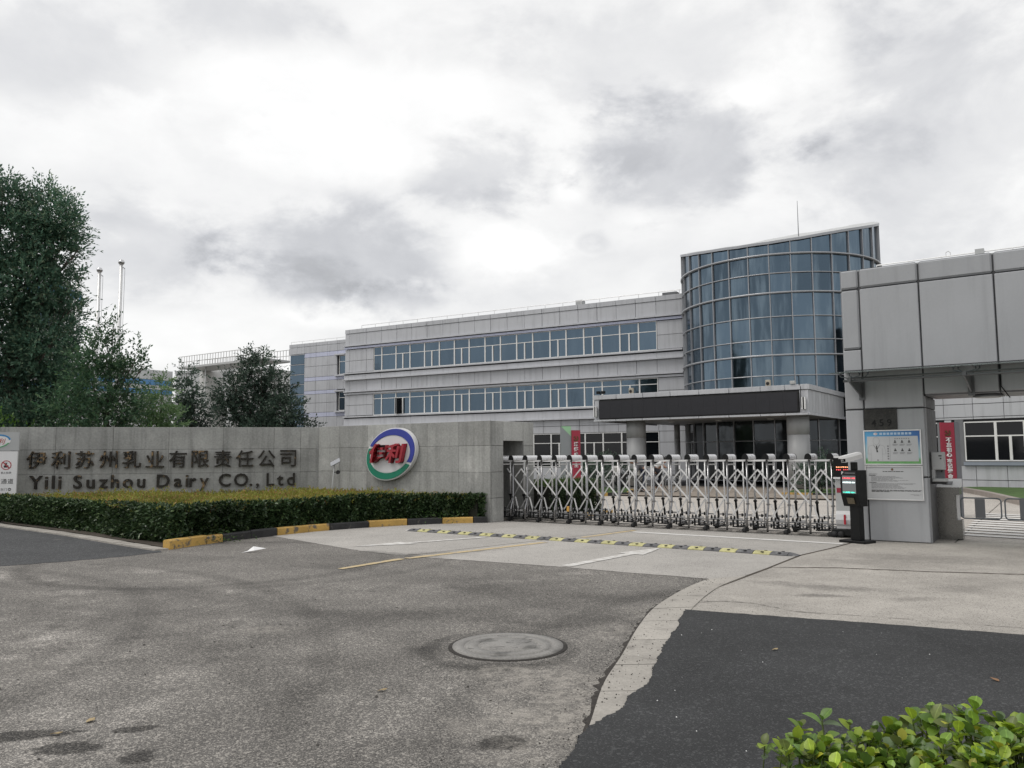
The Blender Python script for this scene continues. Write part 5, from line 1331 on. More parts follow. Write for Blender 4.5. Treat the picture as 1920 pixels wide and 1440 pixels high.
# solar spotlight by the wall
sl_ = thing('solar_spotlight', 'thin solar powered spotlight on a pole rising from the hedge before the concrete wall', 'spotlight', (-.531 - 4.92 * sin(RD(55)) - .5 * cos(RD(55)), 19.244 + 4.92 * cos(RD(55)) - .5 * sin(RD(55)), 0), 90)
b = MB(); b.pipe([(0, 0, 0), (0, 0, .8), (.05, 0, 1.40)], .016, 6); b.build('pole', LGREY, sl_)
b = MB(); b.cbox(-.14, .14, -.09, .09, -.01, .01, .003); b.build('solar_panel', M('solar_cell', (.30, .31, .33), .25, .2, .05, 6), sl_, (.07, 0, 1.44), (RD(38), RD(-28), 0))
b = MB(); b.lathe([(.0, -.09), (.03, -.085), (.055, .03), (.05, .035), (0, .02)], 16); b.build('lamp_head', BLACKM, sl_, (.15, -.03, 1.17), (RD(60), RD(60), 0))
b = MB(); b.pipe([(.03, 0, 1.17), (.10, -.01, 1.17)], .01, 6); b.build('arm', BLACKM, sl_)

# ================================================================ red banner pylons
def emblem(par, cx, cz, s, y, mat):
    b = MB()
    pts_o = [(cx + s * .5 * cos(RD(a)), cz + s * .5 * sin(RD(a))) for a in range(-150, 75, 15)]; pts_i = [(cx + s * (.33 - .0) * cos(RD(a)) - s * .06, cz + s * .33 * sin(RD(a)) + s * .04) for a in range(-150, 75, 15)]
    b.sweep([(p[0], y, p[1]) for p in pts_o + pts_i[::-1]], (0, -.01, 0))
    b.sweep([(cx + p[0] * s, y, cz + p[1] * s) for p in ((-.45, -.42), (-.36, -.50), (-.24, -.36), (-.32, -.29))], (0, -.01, 0))
    b.sweep([(cx + p[0] * s, y - .003, cz + p[1] * s) for p in ((-.48, .22), (-.22, .46), (-.08, .31), (-.18, .22), (.42, -.40), (.32, -.48), (-.26, .13), (-.35, .08))], (0, -.01, 0))
    return b.build('party_emblem', mat, par)
GOLD = M('dull_gold', (.10, .055, .02), .5, .3, .1, 8)
pr = thing('banner_pylon', 'tall red banner pylon with eight white characters behind the turnstile', 'sign', (10.69, 20.0, 0), 90 - 4)
b = MB(); b.box(0, .33, 0, .05, 0, 2.33); b.build('red_face', REDB, pr)
b = MB(); b.box(-.008, .455, .052, .16, 0, 2.335); b.build('side_frame', GREYP, pr)
b = MB(); b.box(.335, .455, -.005, .05, 0, 2.335); b.build('edge_strip', M('pylon_grey', (.14, .145, .16), .5, 0, .05, 3), pr)
emblem(pr, .165, 2.07, .15, -.002, GOLD)
for ch, zc in zip('不忘初心牢记使命', (1.895, 1.775, 1.65, 1.53, 1.375, 1.255, 1.135, 1.00)):
    put('character', fit_text(text_mesh(ch, 1, WHITE, .03, .02), h=.115), pr, (.17, -.004, zc), STAND)
pl = thing('banner_pylon', 'red banner beside a grey slab with green tip standing behind the hedge inside the gate', 'sign', (1.80, 30.0, 0), 90)
b = MB(); b.sweep([(.0, .06, 0), (.40, .06, 0), (.40, .06, 2.38), (.0, .06, 2.66)], (0, .12, 0)); b.build('grey_slab', M('slab_grey', (.22, .24, .25), .5, 0, .04, 2), pl)
b = MB(); b.sweep([(.03, .058, 2.66), (.40, .058, 2.66), (.40, .058, 2.28)], (0, .12, 0)); b.build('green_tip', M('tip_green', (.28, .50, .30), .5, 0, .04, 2), pl)
b = MB(); b.box(.415, .74, 0, .06, 0, 2.50); b.build('red_face', REDB, pl)
b = MB(); b.box(.405, .75, .062, .12, 0, 2.51); b.build('back_frame', GREYP, pl)
emblem(pl, .575, 2.20, .20, -.002, GOLD)
for k, ch in enumerate('满怀感恩主'):
    put('character', fit_text(text_mesh(ch, 1, WHITE, .03, .02), h=.16), pl, (.575, -.004, 1.99 - k * .195), STAND)

# ================================================================ flagpoles
def flagpole(x_, y_, h_, lab):
    o = thing('flagpole', lab, 'flagpole', (x_, y_, 0), 90, 'flagpoles behind the wall')
    b = MB(); b.pipe([(0, 0, 0), (0, 0, h_)], [.11, .075], 12); b.build('pole', ALU, o)
    b = MB(); b.lathe([(0, h_ - .02), (.10, h_), (.145, h_ + .08), (.145, h_ + .12), (.10, h_ + .20), (0, h_ + .235)], 20); b.build('finial', CHROME, o)
    b = MB(); b.pipe([(.10, 0, h_ - .15), (.17, 0, h_ - .25), (.16, 0, h_ - 3), (.12, 0, 1.5)], .008, 4); b.pipe([(.06, 0, h_ - .12), (.18, 0, h_ - .2)], .015, 4); b.build('halyard', GREYP, o)
flagpole(-17.85, 36, 10.42, 'tallest steel flagpole with ball finial, standing clear against the sky')
flagpole(-19.62, 37.5, 10.42, 'steel flagpole with ball finial between the big tree and the tallest pole')
flagpole(-21.45, 39, 10.42, 'steel flagpole mostly hidden behind the crown of the big tree')

# ================================================================ tanks, platform and far buildings
TANK = M('tank_white', (.50, .50, .49), .5, 0, .05, .4, streak=.15)
for (x_, y_, r_, h_, lab) in ((-24.1, 64, .95, 8.6, 'white cylindrical tank left of the round dark tree'), (-21.2, 63.5, 1.0, 8.4, 'white cylindrical tank mostly hidden by the round dark tree'), (-17.75, 59.5, .42, 8.1, 'slim white tank with pipe beside the set back wing')):
    o = thing('storage_tank', lab, 'tank', (x_, y_, 0), 90, 'white tanks by the offices')
    b = MB(); b.lathe([(r_, 0), (r_, h_ - .3), (r_ * .8, h_), (0, h_ + .1)], 28); b.build('shell', TANK, o)
    b = MB()
    for zq in (2.5, 5.0, 7.2): b.lathe([(r_ + .02, zq - .03), (r_ + .03, zq), (r_ + .02, zq + .03)], 28)
    b.build('hoop', LGREY, o)
pf = thing('service_platform', 'white steel service platform with railing above the tanks', 'platform', (-25.45, 62, 0), 56)
PFL = 10.0
b = MB(); b.box(0, PFL, -.6, 1.8, 8.40, 8.55); b.build('deck', LGREY, pf)
b = MB()
for zq in (8.9, 9.33): b.pipe([(0, -.55, zq), (PFL, -.55, zq)], .025, 5); b.pipe([(0, 1.7, zq), (PFL, 1.7, zq)], .025, 5)
b.build('handrail', TANK, pf)
for k in range(32):
    b = MB() if k == 0 else b
    if k == 0:
        b.pipe([(0, -.55, 8.5), (0, -.55, 9.33)], .022, 5); post_m = b.mesh('railing_post', TANK)
    put('railing_post', post_m, pf, (k * PFL / 31, 0, 0)); put('railing_post', post_m, pf, (k * PFL / 31, 2.25, 0))
for k in range(4):
    b = MB(); b.pipe([(k * 3, -.3, 0), (k * 3, -.3, 8.4)], .05, 6); b.build('support', LGREY, pf)
fb = thing('far_factory_hall', 'far white factory hall with two blue stripes between the trees', 'building', (-39.2, 92.0, 0), 147)
FW = M('hall_white', (.52, .53, .53), .5, 0, .04, .2, streak=.1); FB = M('stripe_blue', (.10, .25, .48), .5, 0, .04, .3)
b = MB(); b.box(-22, 0, .1, 20, 0, 11.4); b.build('wall', JOINT, fb)
for k in range(16):
    x0, x1 = -22 + k * 1.375, -22 + (k + 1) * 1.375
    for z0, z1, m_ in ((10.35, 11.5, FW), (9.75, 10.35, FB), (9.25, 9.75, FW), (8.7, 9.25, FB), (5.5, 8.7, FW), (0, 5.5, FW)):
        panel('wall_panel', m_, fb, round(x0 + .02, 3), round(x1 - .02, 3), 0, .1, z0 + .02, z1 - .02)
b = MB(); b.pipe([(-6, .3, 11.4), (-6, .3, 12.1), (-5, .3, 12.1), (-5, .3, 11.4)], .05, 5); b.build('roof_frame', LGREY, fb)
fb2 = thing('far_grey_block', 'low pale grey block right of the striped factory hall, far behind', 'building', (-35.4, 90, 0), 75)
b = MB(); b.box(-3, 9, 0, 10, 0, 11.1); b.build('wall', FW, fb2); b = MB(); b.box(-3.1, 9.1, -.1, 10, 11.1, 11.4); b.build('parapet', LGREY, fb2)
fb3 = thing('far_white_tower', 'tall white building with blue stripe glimpsed behind the big tree', 'building', (-61.4, 100, 0), 90)
b = MB(); b.box(0, 3.6, 0, 6, 0, 24.2); b.build('wall', FW, fb3); b = MB(); b.box(-.05, 3.65, -.05, 6.05, 22.6, 23.6); b.build('blue_stripe', FB, fb3)
for k in range(5):
    b = MB(); b.box(.6, 3.0, -.04, .1, 4 + k * 3.6, 5.6 + k * 3.6); b.build('window', GLASSB, fb3)

# ================================================================ lawns and kerbs in the yard
lw_ = [(15.6, 24.7), (17.2, 29.0), (18.4, 33.2), (19.3, 33.2), (25, 27.6), (22, 22)]
struct(sheet('right_lawn', lw_, .16, LAWN))
GK = M('granite_kerb', (.30, .265, .24), .8, 0, .1, 3, fine=.12, fs=50, rand=.08)
yk = bpy.data.objects.new('granite_lawn_kerb', None); COL.objects.link(yk); struct(yk)
def kerb_run(par, P, mat, h, w, step, mats=None):
    Lq = seglen(P); d_ = 0; k = 0
    while d_ < Lq[-1] - .05:
        e_ = min(d_ + step - .012, Lq[-1]); p, t = along(P, Lq, d_); q, t2 = along(P, Lq, e_)
        n_ = Vector((-t.y, t.x)) * w; b = MB(); b.prism([tuple(p), tuple(q), tuple(q + n_), tuple(p + n_)], -.02, h); b.build('kerb_stone', mats[k % len(mats)] if mats else mat, par); d_ += step; k += 1
kerb_run(yk, smooth_path([(14.9, 22.5), (15.55, 24.7), (17.2, 29.1), (18.45, 33.3)][::-1], 5), GK, .17, -.22, 1.0)
struct(sheet('middle_lawn', [(10.2, 30.2), (13.6, 28.6), (16.2, 31.5), (13.8, 33.8), (11.5, 33.0)], .10, LAWN))
mk = bpy.data.objects.new('yard_kerb', None); COL.objects.link(mk); struct(mk)
kerb_run(mk, [(10.05, 30.15), (10.5, 29.85), (13.7, 28.4), (16.4, 31.4)], KY, .13, .14, 1.1, [KY, KB, KY, KB])
struct(sheet('left_lawn', [(2.6, 31.2), (4.6, 31.2), (5.2, 37), (.5, 40), (-1, 33.5)], .09, LAWN))
kerb_run(mk, [(-1.0, 32.6), (2.6, 31.0), (4.5, 31.0), (5.1, 34)], KY, .13, .14, 1.0, [KY, KB])
hk = bpy.data.objects.new('gate_hedge_kerb', None); COL.objects.link(hk); struct(hk)
kerb_run(hk, [(1.35, 19.85), (2.6, 21.55), (2.1, 22.3)], KY, .13, -.13, .55, [KB, KY])
# ================================================================ vegetation
def quads_mesh(name, V, mat):
    """V: (n,4,3) array of leaf quads"""
    n = len(V); me = bpy.data.meshes.new(name)
    me.vertices.add(n * 4); me.loops.add(n * 4); me.polygons.add(n)
    me.vertices.foreach_set('co', V.reshape(-1).astype(np.float32))
    me.loops.foreach_set('vertex_index', np.arange(n * 4, dtype=np.int32))
    me.polygons.foreach_set('loop_start', np.arange(0, n * 4, 4, dtype=np.int32))
    try: me.polygons.foreach_set('loop_total', np.full(n, 4, dtype=np.int32))
    except Exception: pass
    me.materials.append(mat); me.update(calc_edges=True); me.validate()
    return me
def norm(a): return a / np.maximum(np.linalg.norm(a, axis=-1, keepdims=True), 1e-9)
def leaves(P, D, L, W, upb=.6, fold=.0):
    """leaf quads at points P pointing along D"""
    n = len(P); D = norm(D)
    N = rng.normal(size=(n, 3)); N[:, 2] = np.abs(N[:, 2]) + upb
    S = norm(np.cross(D, N)); N2 = norm(np.cross(S, D))
    l = (L * rng.uniform(.65, 1.25, n))[:, None]; w = (W * rng.uniform(.7, 1.2, n))[:, None]
    a = P; b = P + D * l * .48 + S * w * .5 + N2 * l * .04; c = P + D * l - N2 * l * .10; d_ = P + D * l * .48 - S * w * .5 + N2 * l * .04
    return np.stack([a, b, c, d_], 1)
def clump_leaves(clumps, dens, tw, per, L, W, up=.35, shell=.5, spread=.9):
    out = []
    for (cx, cy, cz, r) in clumps:
        n = max(6, int(dens * r * r))
        u = norm(rng.normal(size=(n, 3))); rad = r * (shell + (1 - shell) * rng.random(n) ** .7)
        rad *= rng.uniform(.60, 1.18, n)
        # break the ball into uneven sub-lumps
        lump = norm(rng.normal(size=(9, 3))); near = (u @ lump.T).max(1)
        rad *= .66 + .40 * np.clip((near - .55) / .45, 0, 1)
        P0 = np.array([cx, cy, cz]) + u * rad[:, None] * np.array([1, 1, .92])
        D = norm(u + rng.normal(size=(n, 3)) * .5 + np.array([0, 0, up])); ln = tw * rng.uniform(.5, 1.3, n)
        for k in range(per):
            t = (k + .5) / per
            P = P0 + D * (ln * t)[:, None] + rng.normal(size=(n, 3)) * .012
            P[:, 2] -= .12 * tw * t * t
            side = norm(np.cross(D, rng.normal(size=(n, 3)))) * (spread if k < per - 1 else .25)
            out.append(leaves(P, D + side, L, W))
    return np.concatenate(out)
BARK = M('bark', (.075, .062, .05), .9, 0, .25, 5, fine=.3, fs=30, bump=.6, bs=25)
def tree(name, label, cat, base, clumps, dens, L, W, mat, tw=.45, per=9, trunk=.18, tops=True, up=.35, group=None, split=None):
    o = thing(name, label, cat, base, 90, group)
    bx, by = base[0], base[1]
    cl = [(x - bx, y - by + random.uniform(-.4, .4) * r * 1.2, z, r) for x, y, z, r in clumps]
    b = MB(); H = max(c[2] for c in cl)
    tp = [(0, 0, 0), (.05, 0, H * .2), (-.05, .06, H * .42), (.06, 0, H * .66)]
    b.pipe(tp, [trunk * 1.25, trunk, trunk * .75, trunk * .35], 10); b.build('trunk', BARK, o)
    for i, (x, y, z, r) in enumerate(cl):
        z0 = max(.8, min(z * .62, H * .6)); f = min(1, z0 / (H * .66))
        s = Vector((0, 0, z0)); e = Vector((x, y, z)); m_ = s.lerp(e, .55) + Vector((random.uniform(-.2, .2), random.uniform(-.2, .2), .12 * r))
        b = MB(); k = trunk * .40 * (1 - .5 * f); b.pipe([s, m_, e], [k, k * .6, k * .25], 6)
        for q in range(5):
            dd = Vector((random.gauss(0, 1), random.gauss(0, 1), random.gauss(.4, .8))).normalized() * r * .8; b.pipe([m_.lerp(e, random.uniform(.3, 1)), e + dd], [k * .3, k * .08], 4)
        b.build('limb', BARK, o)
    V = clump_leaves(cl, dens, tw, per, L, W, up)
    stuff(put('crown', quads_mesh('crown', V, mat), o))
    return o
LF_BIG = leaf_mat('leaf_camphor', (.066, .140, .098, 1), (.125, .215, .140, 1), (.19, .25, .16, 1), .5, .48, .14)
LF_2 = leaf_mat('leaf_deep', (.048, .108, .060, 1), (.098, .178, .092, 1), (.13, .20, .10, 1), .5, .40, .12)
LF_L = leaf_mat('leaf_light', (.13, .24, .10, 1), (.22, .33, .16, 1), (.26, .36, .18, 1), .5, .45, .2)
LF_D = leaf_mat('leaf_dark_blue', (.042, .072, .056, 1), (.082, .125, .090, 1), (.13, .165, .13, 1), .42, .35, .14)
big = [(-17.31, 27.0, 10.3, .9), (-16.09, 27.0, 10.05, .85), (-15.3, 27.0, 9.7, .72), (-17.05, 27.0, 9.1, 1.2), (-15.57, 27.0, 8.8, 1.0), (-14.9, 27.0, 9.15, .42), (-18.73, 27.0, 9.67, 1.4), (-16.43, 27.0, 7.6, 1.26), (-18.25, 27.0, 7.43, 1.6), (-15.45, 27.0, 7.2, .72), (-14.72, 27.0, 7.5, .28), (-14.74, 27.0, 6.6, .40), (-16.35, 27.0, 5.94, 1.4), (-18.33, 27.0, 5.4, 1.7), (-15.25, 27.0, 5.2, .92), (-16.81, 27.0, 4.12, 1.4), (-15.35, 27.0, 3.74, 1.2), (-18.4, 27.0, 3.4, 1.6), (-17.71, 27.0, 11.0, .40), (-16.22, 27.0, 10.85, .26), (-14.92, 27.0, 10.15, .22), (-14.62, 27.0, 8.75, .2), (-16.0, 26.6, 2.6, 1.1), (-17.6, 26.6, 2.3, 1.2)]
tree('broadleaf_tree', 'tallest dark green broadleaf tree rising over the left end of the sign wall', 'tree', (-17.1, 27.2), [(q[0] - .32 if q[0] > -16 else q[0], q[1], q[2], q[3]) for q in big], 400, .135, .062, LF_BIG, .62, 9, .26, up=.42)
sec = [(-13.01, 25.5, 4.9, .55), (-12.31, 25.5, 4.4, .48), (-11.95, 25.5, 4.9, .17), (-12.84, 25.5, 5.8, .17), (-13.32, 25.5, 3.96, .95), (-12.45, 25.5, 3.2, .70), (-13.1, 25.5, 5.5, .22), (-13.69, 25.5, 4.6, .48), (-14.13, 25.5, 3.0, .85), (-12.9, 25.5, 2.4, .8), (-11.75, 25.5, 4.55, .15)]
tree('small_broadleaf_tree', 'loose dark green small tree with upward sprigs in front of the flagpoles', 'tree', (-13.0, 25.6), sec, 300, .14, .060, LF_2, .6, 9, .12, up=.6)
lig = [(-12.25, 27.5, 3.3, .75), (-12.06, 27.5, 4.0, .33), (-11.75, 27.5, 2.95, .5), (-12.75, 27.5, 2.85, .5), (-12.2, 27.5, 2.3, .7)]
tree('light_green_tree', 'pale light green shrubby tree before the striped factory hall', 'tree', (-12.2, 27.6), lig, 330, .12, .055, LF_L, .45, 9, .09, up=.55)
sma = [(-12.63, 31.0, 4.85, .26), (-12.61, 31.0, 4.13, .46), (-12.52, 31.0, 3.24, .64), (-12.88, 31.0, 3.45, .45), (-12.27, 31.0, 3.75, .34), (-12.5, 31, 2.4, .7)]
tree('dark_round_tree', 'narrow dark green young tree standing between light tree and round tree', 'tree', (-12.55, 31.1), sma, 400, .12, .066, LF_D, .40, 9, .08, up=.3)
rou = [(-10.66, 33.0, 5.15, .76), (-10.85, 33.0, 5.65, .34), (-10.35, 33.0, 5.9, .17), (-11.42, 33.0, 4.45, .76), (-9.95, 33.0, 4.5, .76), (-11.6, 33.0, 3.45, .85), (-10.54, 33.0, 3.61, 1.2), (-9.3, 33.0, 3.4, .82), (-8.8, 33.0, 2.95, .42), (-8.15, 33.0, 2.75, .16), (-11.85, 33.0, 4.0, .42), (-10.4, 33, 2.5, 1.2), (-9.2, 33, 2.4, .8)]
tree('dark_round_tree', 'broad dark rounded tree in front of the white tanks and set back wing', 'tree', (-10.4, 33.1), rou, 380, .12, .066, LF_D, .42, 9, .14, up=.3)
br = [(-15.6, 24.6, 2.5, .5), (-14.9, 24.6, 2.2, .5), (-16.2, 24.5, 2.1, .6), (-11.3, 24.6, 2.05, .40), (-10.6, 24.6, 1.95, .35)]
tree('bright_shrub', 'bright yellow green shrub peeking over the wall under the tall tree', 'shrub', (-15.5, 24.7), br[:3], 150, .11, .05, leaf_mat('leaf_bright', (.07, .15, .025, 1), (.12, .22, .04, 1), None, .5, .35), .35, 8, .05)
tree('fresh_green_shrub', 'low fresh green shrub just above the wall near the light green tree', 'shrub', (-11.0, 24.7), br[3:], 170, .09, .035, leaf_mat('leaf_fresh', (.06, .14, .03, 1), (.10, .19, .05, 1), None, .5, .35), .32, 8, .04)

# clipped hedge in the planting bed
def poly_sample(poly, n):
    from mathutils.geometry import tessellate_polygon
    tr_ = tessellate_polygon([[Vector((p[0], p[1], 0)) for p in poly]])
    poly = [np.array(p[:2], float) for p in poly]; tri = [(poly[i], poly[j], poly[k]) for i, j, k in tr_]
    ar = np.array([abs(np.cross(b - a, c - a)) / 2 for a, b, c in tri]); pick_ = rng.choice(len(tri), n, p=ar / ar.sum())
    u, v = rng.random(n), rng.random(n); fl_ = u + v > 1; u[fl_] = 1 - u[fl_]; v[fl_] = 1 - v[fl_]
    T = np.array([[a, b, c] for a, b, c in tri])[pick_]
    return T[:, 0] + (T[:, 1] - T[:, 0]) * u[:, None] + (T[:, 2] - T[:, 0]) * v[:, None]
def hedge(name, label, base, outline, hfun, sides, dside, dtop, L, W, mat_s, mat_t, cat='hedge', top_up=1.2, lump=.07, tl=1.0, sprigs=60):
    """outline: plan polygon (world); sides: polyline of the faces that show; hfun: height at x,y"""
    o = thing(name, label, cat, base, 90)
    bx, by = base[:2]
    b = MB(); pts = [(p[0] - bx, p[1] - by) for p in outline]
    inn_ = []; nP = len(pts)
    for i in range(nP):
        t_ = (Vector(pts[(i + 1) % nP]) - Vector(pts[i])).normalized() + (Vector(pts[i]) - Vector(pts[i - 1])).normalized()
        t_.normalize(); inn_.append((pts[i][0] - t_.y * .17, pts[i][1] + t_.x * .17))
    from mathutils.geometry import tessellate_polygon
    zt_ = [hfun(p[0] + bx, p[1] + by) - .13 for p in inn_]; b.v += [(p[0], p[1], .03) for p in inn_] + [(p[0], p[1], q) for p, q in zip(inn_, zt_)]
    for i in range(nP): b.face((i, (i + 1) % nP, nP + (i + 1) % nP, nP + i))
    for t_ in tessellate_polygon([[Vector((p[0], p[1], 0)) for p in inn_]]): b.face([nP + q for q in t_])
    b.build('dark_core', M(name + '_core', (.012, .014, .008), .95, 0, .3, 8), o)  # solid dark core, added to block the view through the hedge leaves
    # sides
    S = [np.array(p, float) for p in sides]; out = []
    for a, c in zip(S[:-1], S[1:]):
        Ln = np.linalg.norm(c - a); n = int(dside * Ln)
        t = rng.random(n); P2 = a + (c - a) * t[:, None]; hh = np.array([hfun(*p) for p in P2])
        z = .03 + (hh - .02) * rng.random(n) ** .85
        nv = np.array([(c - a)[1], -(c - a)[0]]) / Ln
        ph = P2 @ np.array([3.1, 4.3]); off = lump * (np.sin(ph * 1.7 + z * 6) * .5 + np.sin(ph * 4.1 - z * 9) * .35) + rng.normal(size=n) * .035 - .05
        off -= .07 * np.clip((z / hh - .90) / .10, 0, 1) ** 2 + .05 * (z < .12)
        P = np.concatenate([P2 + nv * off[:, None], z[:, None]], 1); P[:, 0] -= bx; P[:, 1] -= by
        D = np.concatenate([np.tile(nv, (n, 1)) * .7, np.full((n, 1), .25)], 1) + rng.normal(size=(n, 3)) * .65
        out.append(leaves(P, D, L, W, .4))
    V = np.concatenate(out); stuff(put('side_foliage', quads_mesh('side_foliage', V, mat_s), o))
    # top
    n = int(dtop); P2 = poly_sample(outline, n); hh = np.array([hfun(*p) for p in P2])
    ph = P2 @ np.array([2.3, 3.7]); z = hh - .075 + .040 * np.sin(ph * 2.1) + .035 * np.sin(ph * 5.3) + rng.normal(size=n) * .025
    P = np.concatenate([P2 - np.array([bx, by]), z[:, None]], 1); D = rng.normal(size=(n, 3)) * .55; D[:, 2] = np.abs(D[:, 2]) + top_up
    V = leaves(P, D, L * tl, W * tl * .8, .1)
    m = sprigs; P2 = poly_sample(outline, m); q = []
    for p in P2:
        k = 10; h_ = random.uniform(.06, .17); zz = np.linspace(0, h_, k); PP = np.stack([np.full(k, p[0] - bx) + rng.normal(size=k) * .008, np.full(k, p[1] - by), hfun(*p) - .03 + zz], 1)
        DD = rng.normal(size=(k, 3)) * .8; DD[:, 2] = .7; q.append(leaves(PP, DD, L * .8, W * .6, .1))
    V = np.concatenate([V] + q) if q else V
    stuff(put('young_growth', quads_mesh('young_growth', V, mat_t), o))
    return o
LH_S = leaf_mat('hedge_leaf', (.024, .048, .021, 1), (.062, .104, .042, 1), (.12, .17, .075, 1), .36, .12, .10)
LH_T = leaf_mat('hedge_young_leaf', (.20, .235, .04, 1), (.34, .32, .07, 1), (.36, .21, .08, 1), .5, .40, .2)
kin = []
for i, p in enumerate(KP):
    t = (Vector(KP[min(i + 1, len(KP) - 1)]) - Vector(KP[max(i - 1, 0)])).normalized(); nn = Vector((-t.y, t.x)); w_ = .16 + .10 * (1 - i / len(KP))
    kin.append((p[0] + nn.x * w_, p[1] + nn.y * w_))
kin = kin[2:-5] + [(-.68, 19.24)]
lf = [(p[0] + .22, p[1] + .20) for p in kf[:4]]
lf[0] = (-6.2, 14.75); lf[3] = (-13.35, 20.62)
face = [(lf[3][0], lf[3][1]), (lf[2][0], lf[2][1]), (lf[1][0], lf[1][1]), lf[0]] + [tuple(p) for p in kin]
wallpt = [(-.72, 19.31), (-5.45, 22.5), (-13.25, 20.86)]
hh_ = lambda x, y: .685 + .05 * sin(x * 1.3 + y) * .5
hedge('clipped_hedge', 'clipped dark green hedge with yellow young top growth filling the bed before the sign wall', (-6.5, 18, 0), face + wallpt, hh_, face, 3600, 30000, .085, .046, LH_S, LH_T, sprigs=130, top_up=.45, tl=.75, lump=.12)
LF_W = leaf_mat('weed_leaf', (.05, .11, .025, 1), (.09, .16, .04, 1), None, .5, .3)
def weed(label, x, y, n, r, h, L):
    o = thing('weed_tuft', label, 'weed', (x, y, 0), 90)
    P = rng.normal(size=(n, 3)) * np.array([r, r * .6, 0]); P[:, 2] = rng.random(n) * h + .02; D = rng.normal(size=(n, 3)); D[:, 2] = np.abs(D[:, 2]) * .7
    stuff(put('foliage', quads_mesh('foliage', leaves(P, D, L, L * .45), LF_W), o))
    b = MB()
    for k in range(6): b.pipe([(0, 0, 0), (random.uniform(-r, r), random.uniform(-r, r) * .5, h * random.uniform(.5, 1))], .004, 4)
    b.build('stem', BARK, o)
weed('broad leaved green weed growing at the kerb beside the first black kerb stone', -5.62, 15.55, 45, .13, .22, .11)
weed('trailing weeds in the joint at the base of the cracked yellow kerb', -5.45, 15.15, 90, .30, .10, .05)
weed('leafy weeds hanging over the third yellow kerb stone', -1.75, 19.1, 160, .28, .26, .06)
weed('yellowish weed above the second yellow kerb stone', -4.35, 17.45, 40, .12, .28, .05)

# small hedge and bushes inside the yard
h2 = [(1.0, 20.0), (2.35, 21.6), (1.6, 22.7), (.1, 21.2)]
LH_G = leaf_mat('inner_hedge_top', (.05, .10, .02, 1), (.10, .16, .035, 1), None, .5, .3)
hedge('small_hedge', 'small clipped green hedge just inside the sliding gate', (1.2, 21.2, 0), h2, lambda x, y: .92, [h2[0], h2[1], h2[2]], 3000, 2600, .055, .03, LH_S, LH_G, sprigs=14)
hedge('small_hedge', 'low clipped hedge hidden behind the left gate bars', (-.3, 22, 0), [(-1.2, 21.6), (.0, 21.3), (1.2, 22.6), (.2, 23.4)], lambda x, y: .85, [(-.0, 21.3), (1.2, 22.6)], 2500, 1500, .055, .03, LH_S, LH_G, sprigs=6)
def bush(label, x, y, cl, mat=LF_D, L=.09):
    tree('dark_bush', label, 'bush', (x, y), [(x + a, y + b_, c, r) for a, b_, c, r in cl], 330, L, .05, mat, .22, 8, .04, up=.3)
bush('dark bush on the lawn beside the right canopy column', 12.0, 31.4, [(0, 0, .75, .75), (.9, .3, .8, .7), (-.5, .3, .7, .6), (.3, .2, 1.15, .55), (1.6, .6, .6, .5)])
bush('dark bush behind the gate drive at the right end of the lawn', 13.6, 31.6, [(0, 0, .8, .7), (.7, .3, .9, .7), (.2, .3, 1.3, .5)])
bush('dark bush in front of the ground floor windows left of the canopy', 3.9, 36.0, [(0, 0, .9, .8), (.9, .4, .9, .75), (.3, .2, 1.3, .5), (-.8, .2, .8, .6)])
bush('dark bush beside the red banner inside the gate', 3.2, 33.6, [(0, 0, .8, .6), (.5, .3, .8, .55), (.1, .2, 1.15, .4)])

# leafy shrub in the foreground corner: large leaves, each its own piece
sh = thing('foreground_shrub', 'bright yellow green leafy shrub filling the bottom right corner close to the camera', 'shrub', (1.9, 1.9, 0), 90)
tones = [('leaf_lime', (.33, .45, .045), .40), ('leaf_green', (.20, .33, .045), .38), ('leaf_mid', (.125, .22, .045), .36), ('leaf_grey_green', (.15, .22, .10), .33), ('leaf_yellow', (.40, .40, .045), .45), ('leaf_dull', (.16, .20, .06), .4)]
lm = []
for nme, c_, rr in tones:
    m = bpy.data.materials.new(nme); m.use_nodes = True; t = m.node_tree; t.nodes.clear(); g = G(t)
    oc = g.new('ShaderNodeTexCoord').outputs['Object']; sp = g.n.new('ShaderNodeSeparateXYZ'); g.l.new(oc, sp.inputs[0])
    vein = g.step(g.m('ABSOLUTE', sp.outputs[1]), .0, .05)
    ri = g.new('ShaderNodeObjectInfo').outputs['Random']
    k = g.m('MULTIPLY', g.lin(ri, 0, 1, .75, 1.25), g.lin(g.noise(oc, 3.0, 4), .3, .7, .85, 1.15))
    col_ = g.mix(vein, tuple(min(1, q * 1.5) for q in c_) + (1,), tuple(c_) + (1,)); sc = g.vm('SCALE', col_); g.l.new(k, sc.node.inputs['Scale'])
    p = g.new('ShaderNodeBsdfPrincipled', {'Base Color': sc, 'Roughness': rr, 'Specular IOR Level': .4}); tr = g.new('ShaderNodeBsdfTranslucent', {'Color': sc})
    mx = g.new('ShaderNodeMixShader', {0: .30}); g.l.new(p.outputs[0], mx.inputs[1]); g.l.new(tr.outputs[0], mx.inputs[2]); o_ = g.new('ShaderNodeOutputMaterial'); g.l.new(mx.outputs[0], o_.inputs[0])
    lm.append(m)
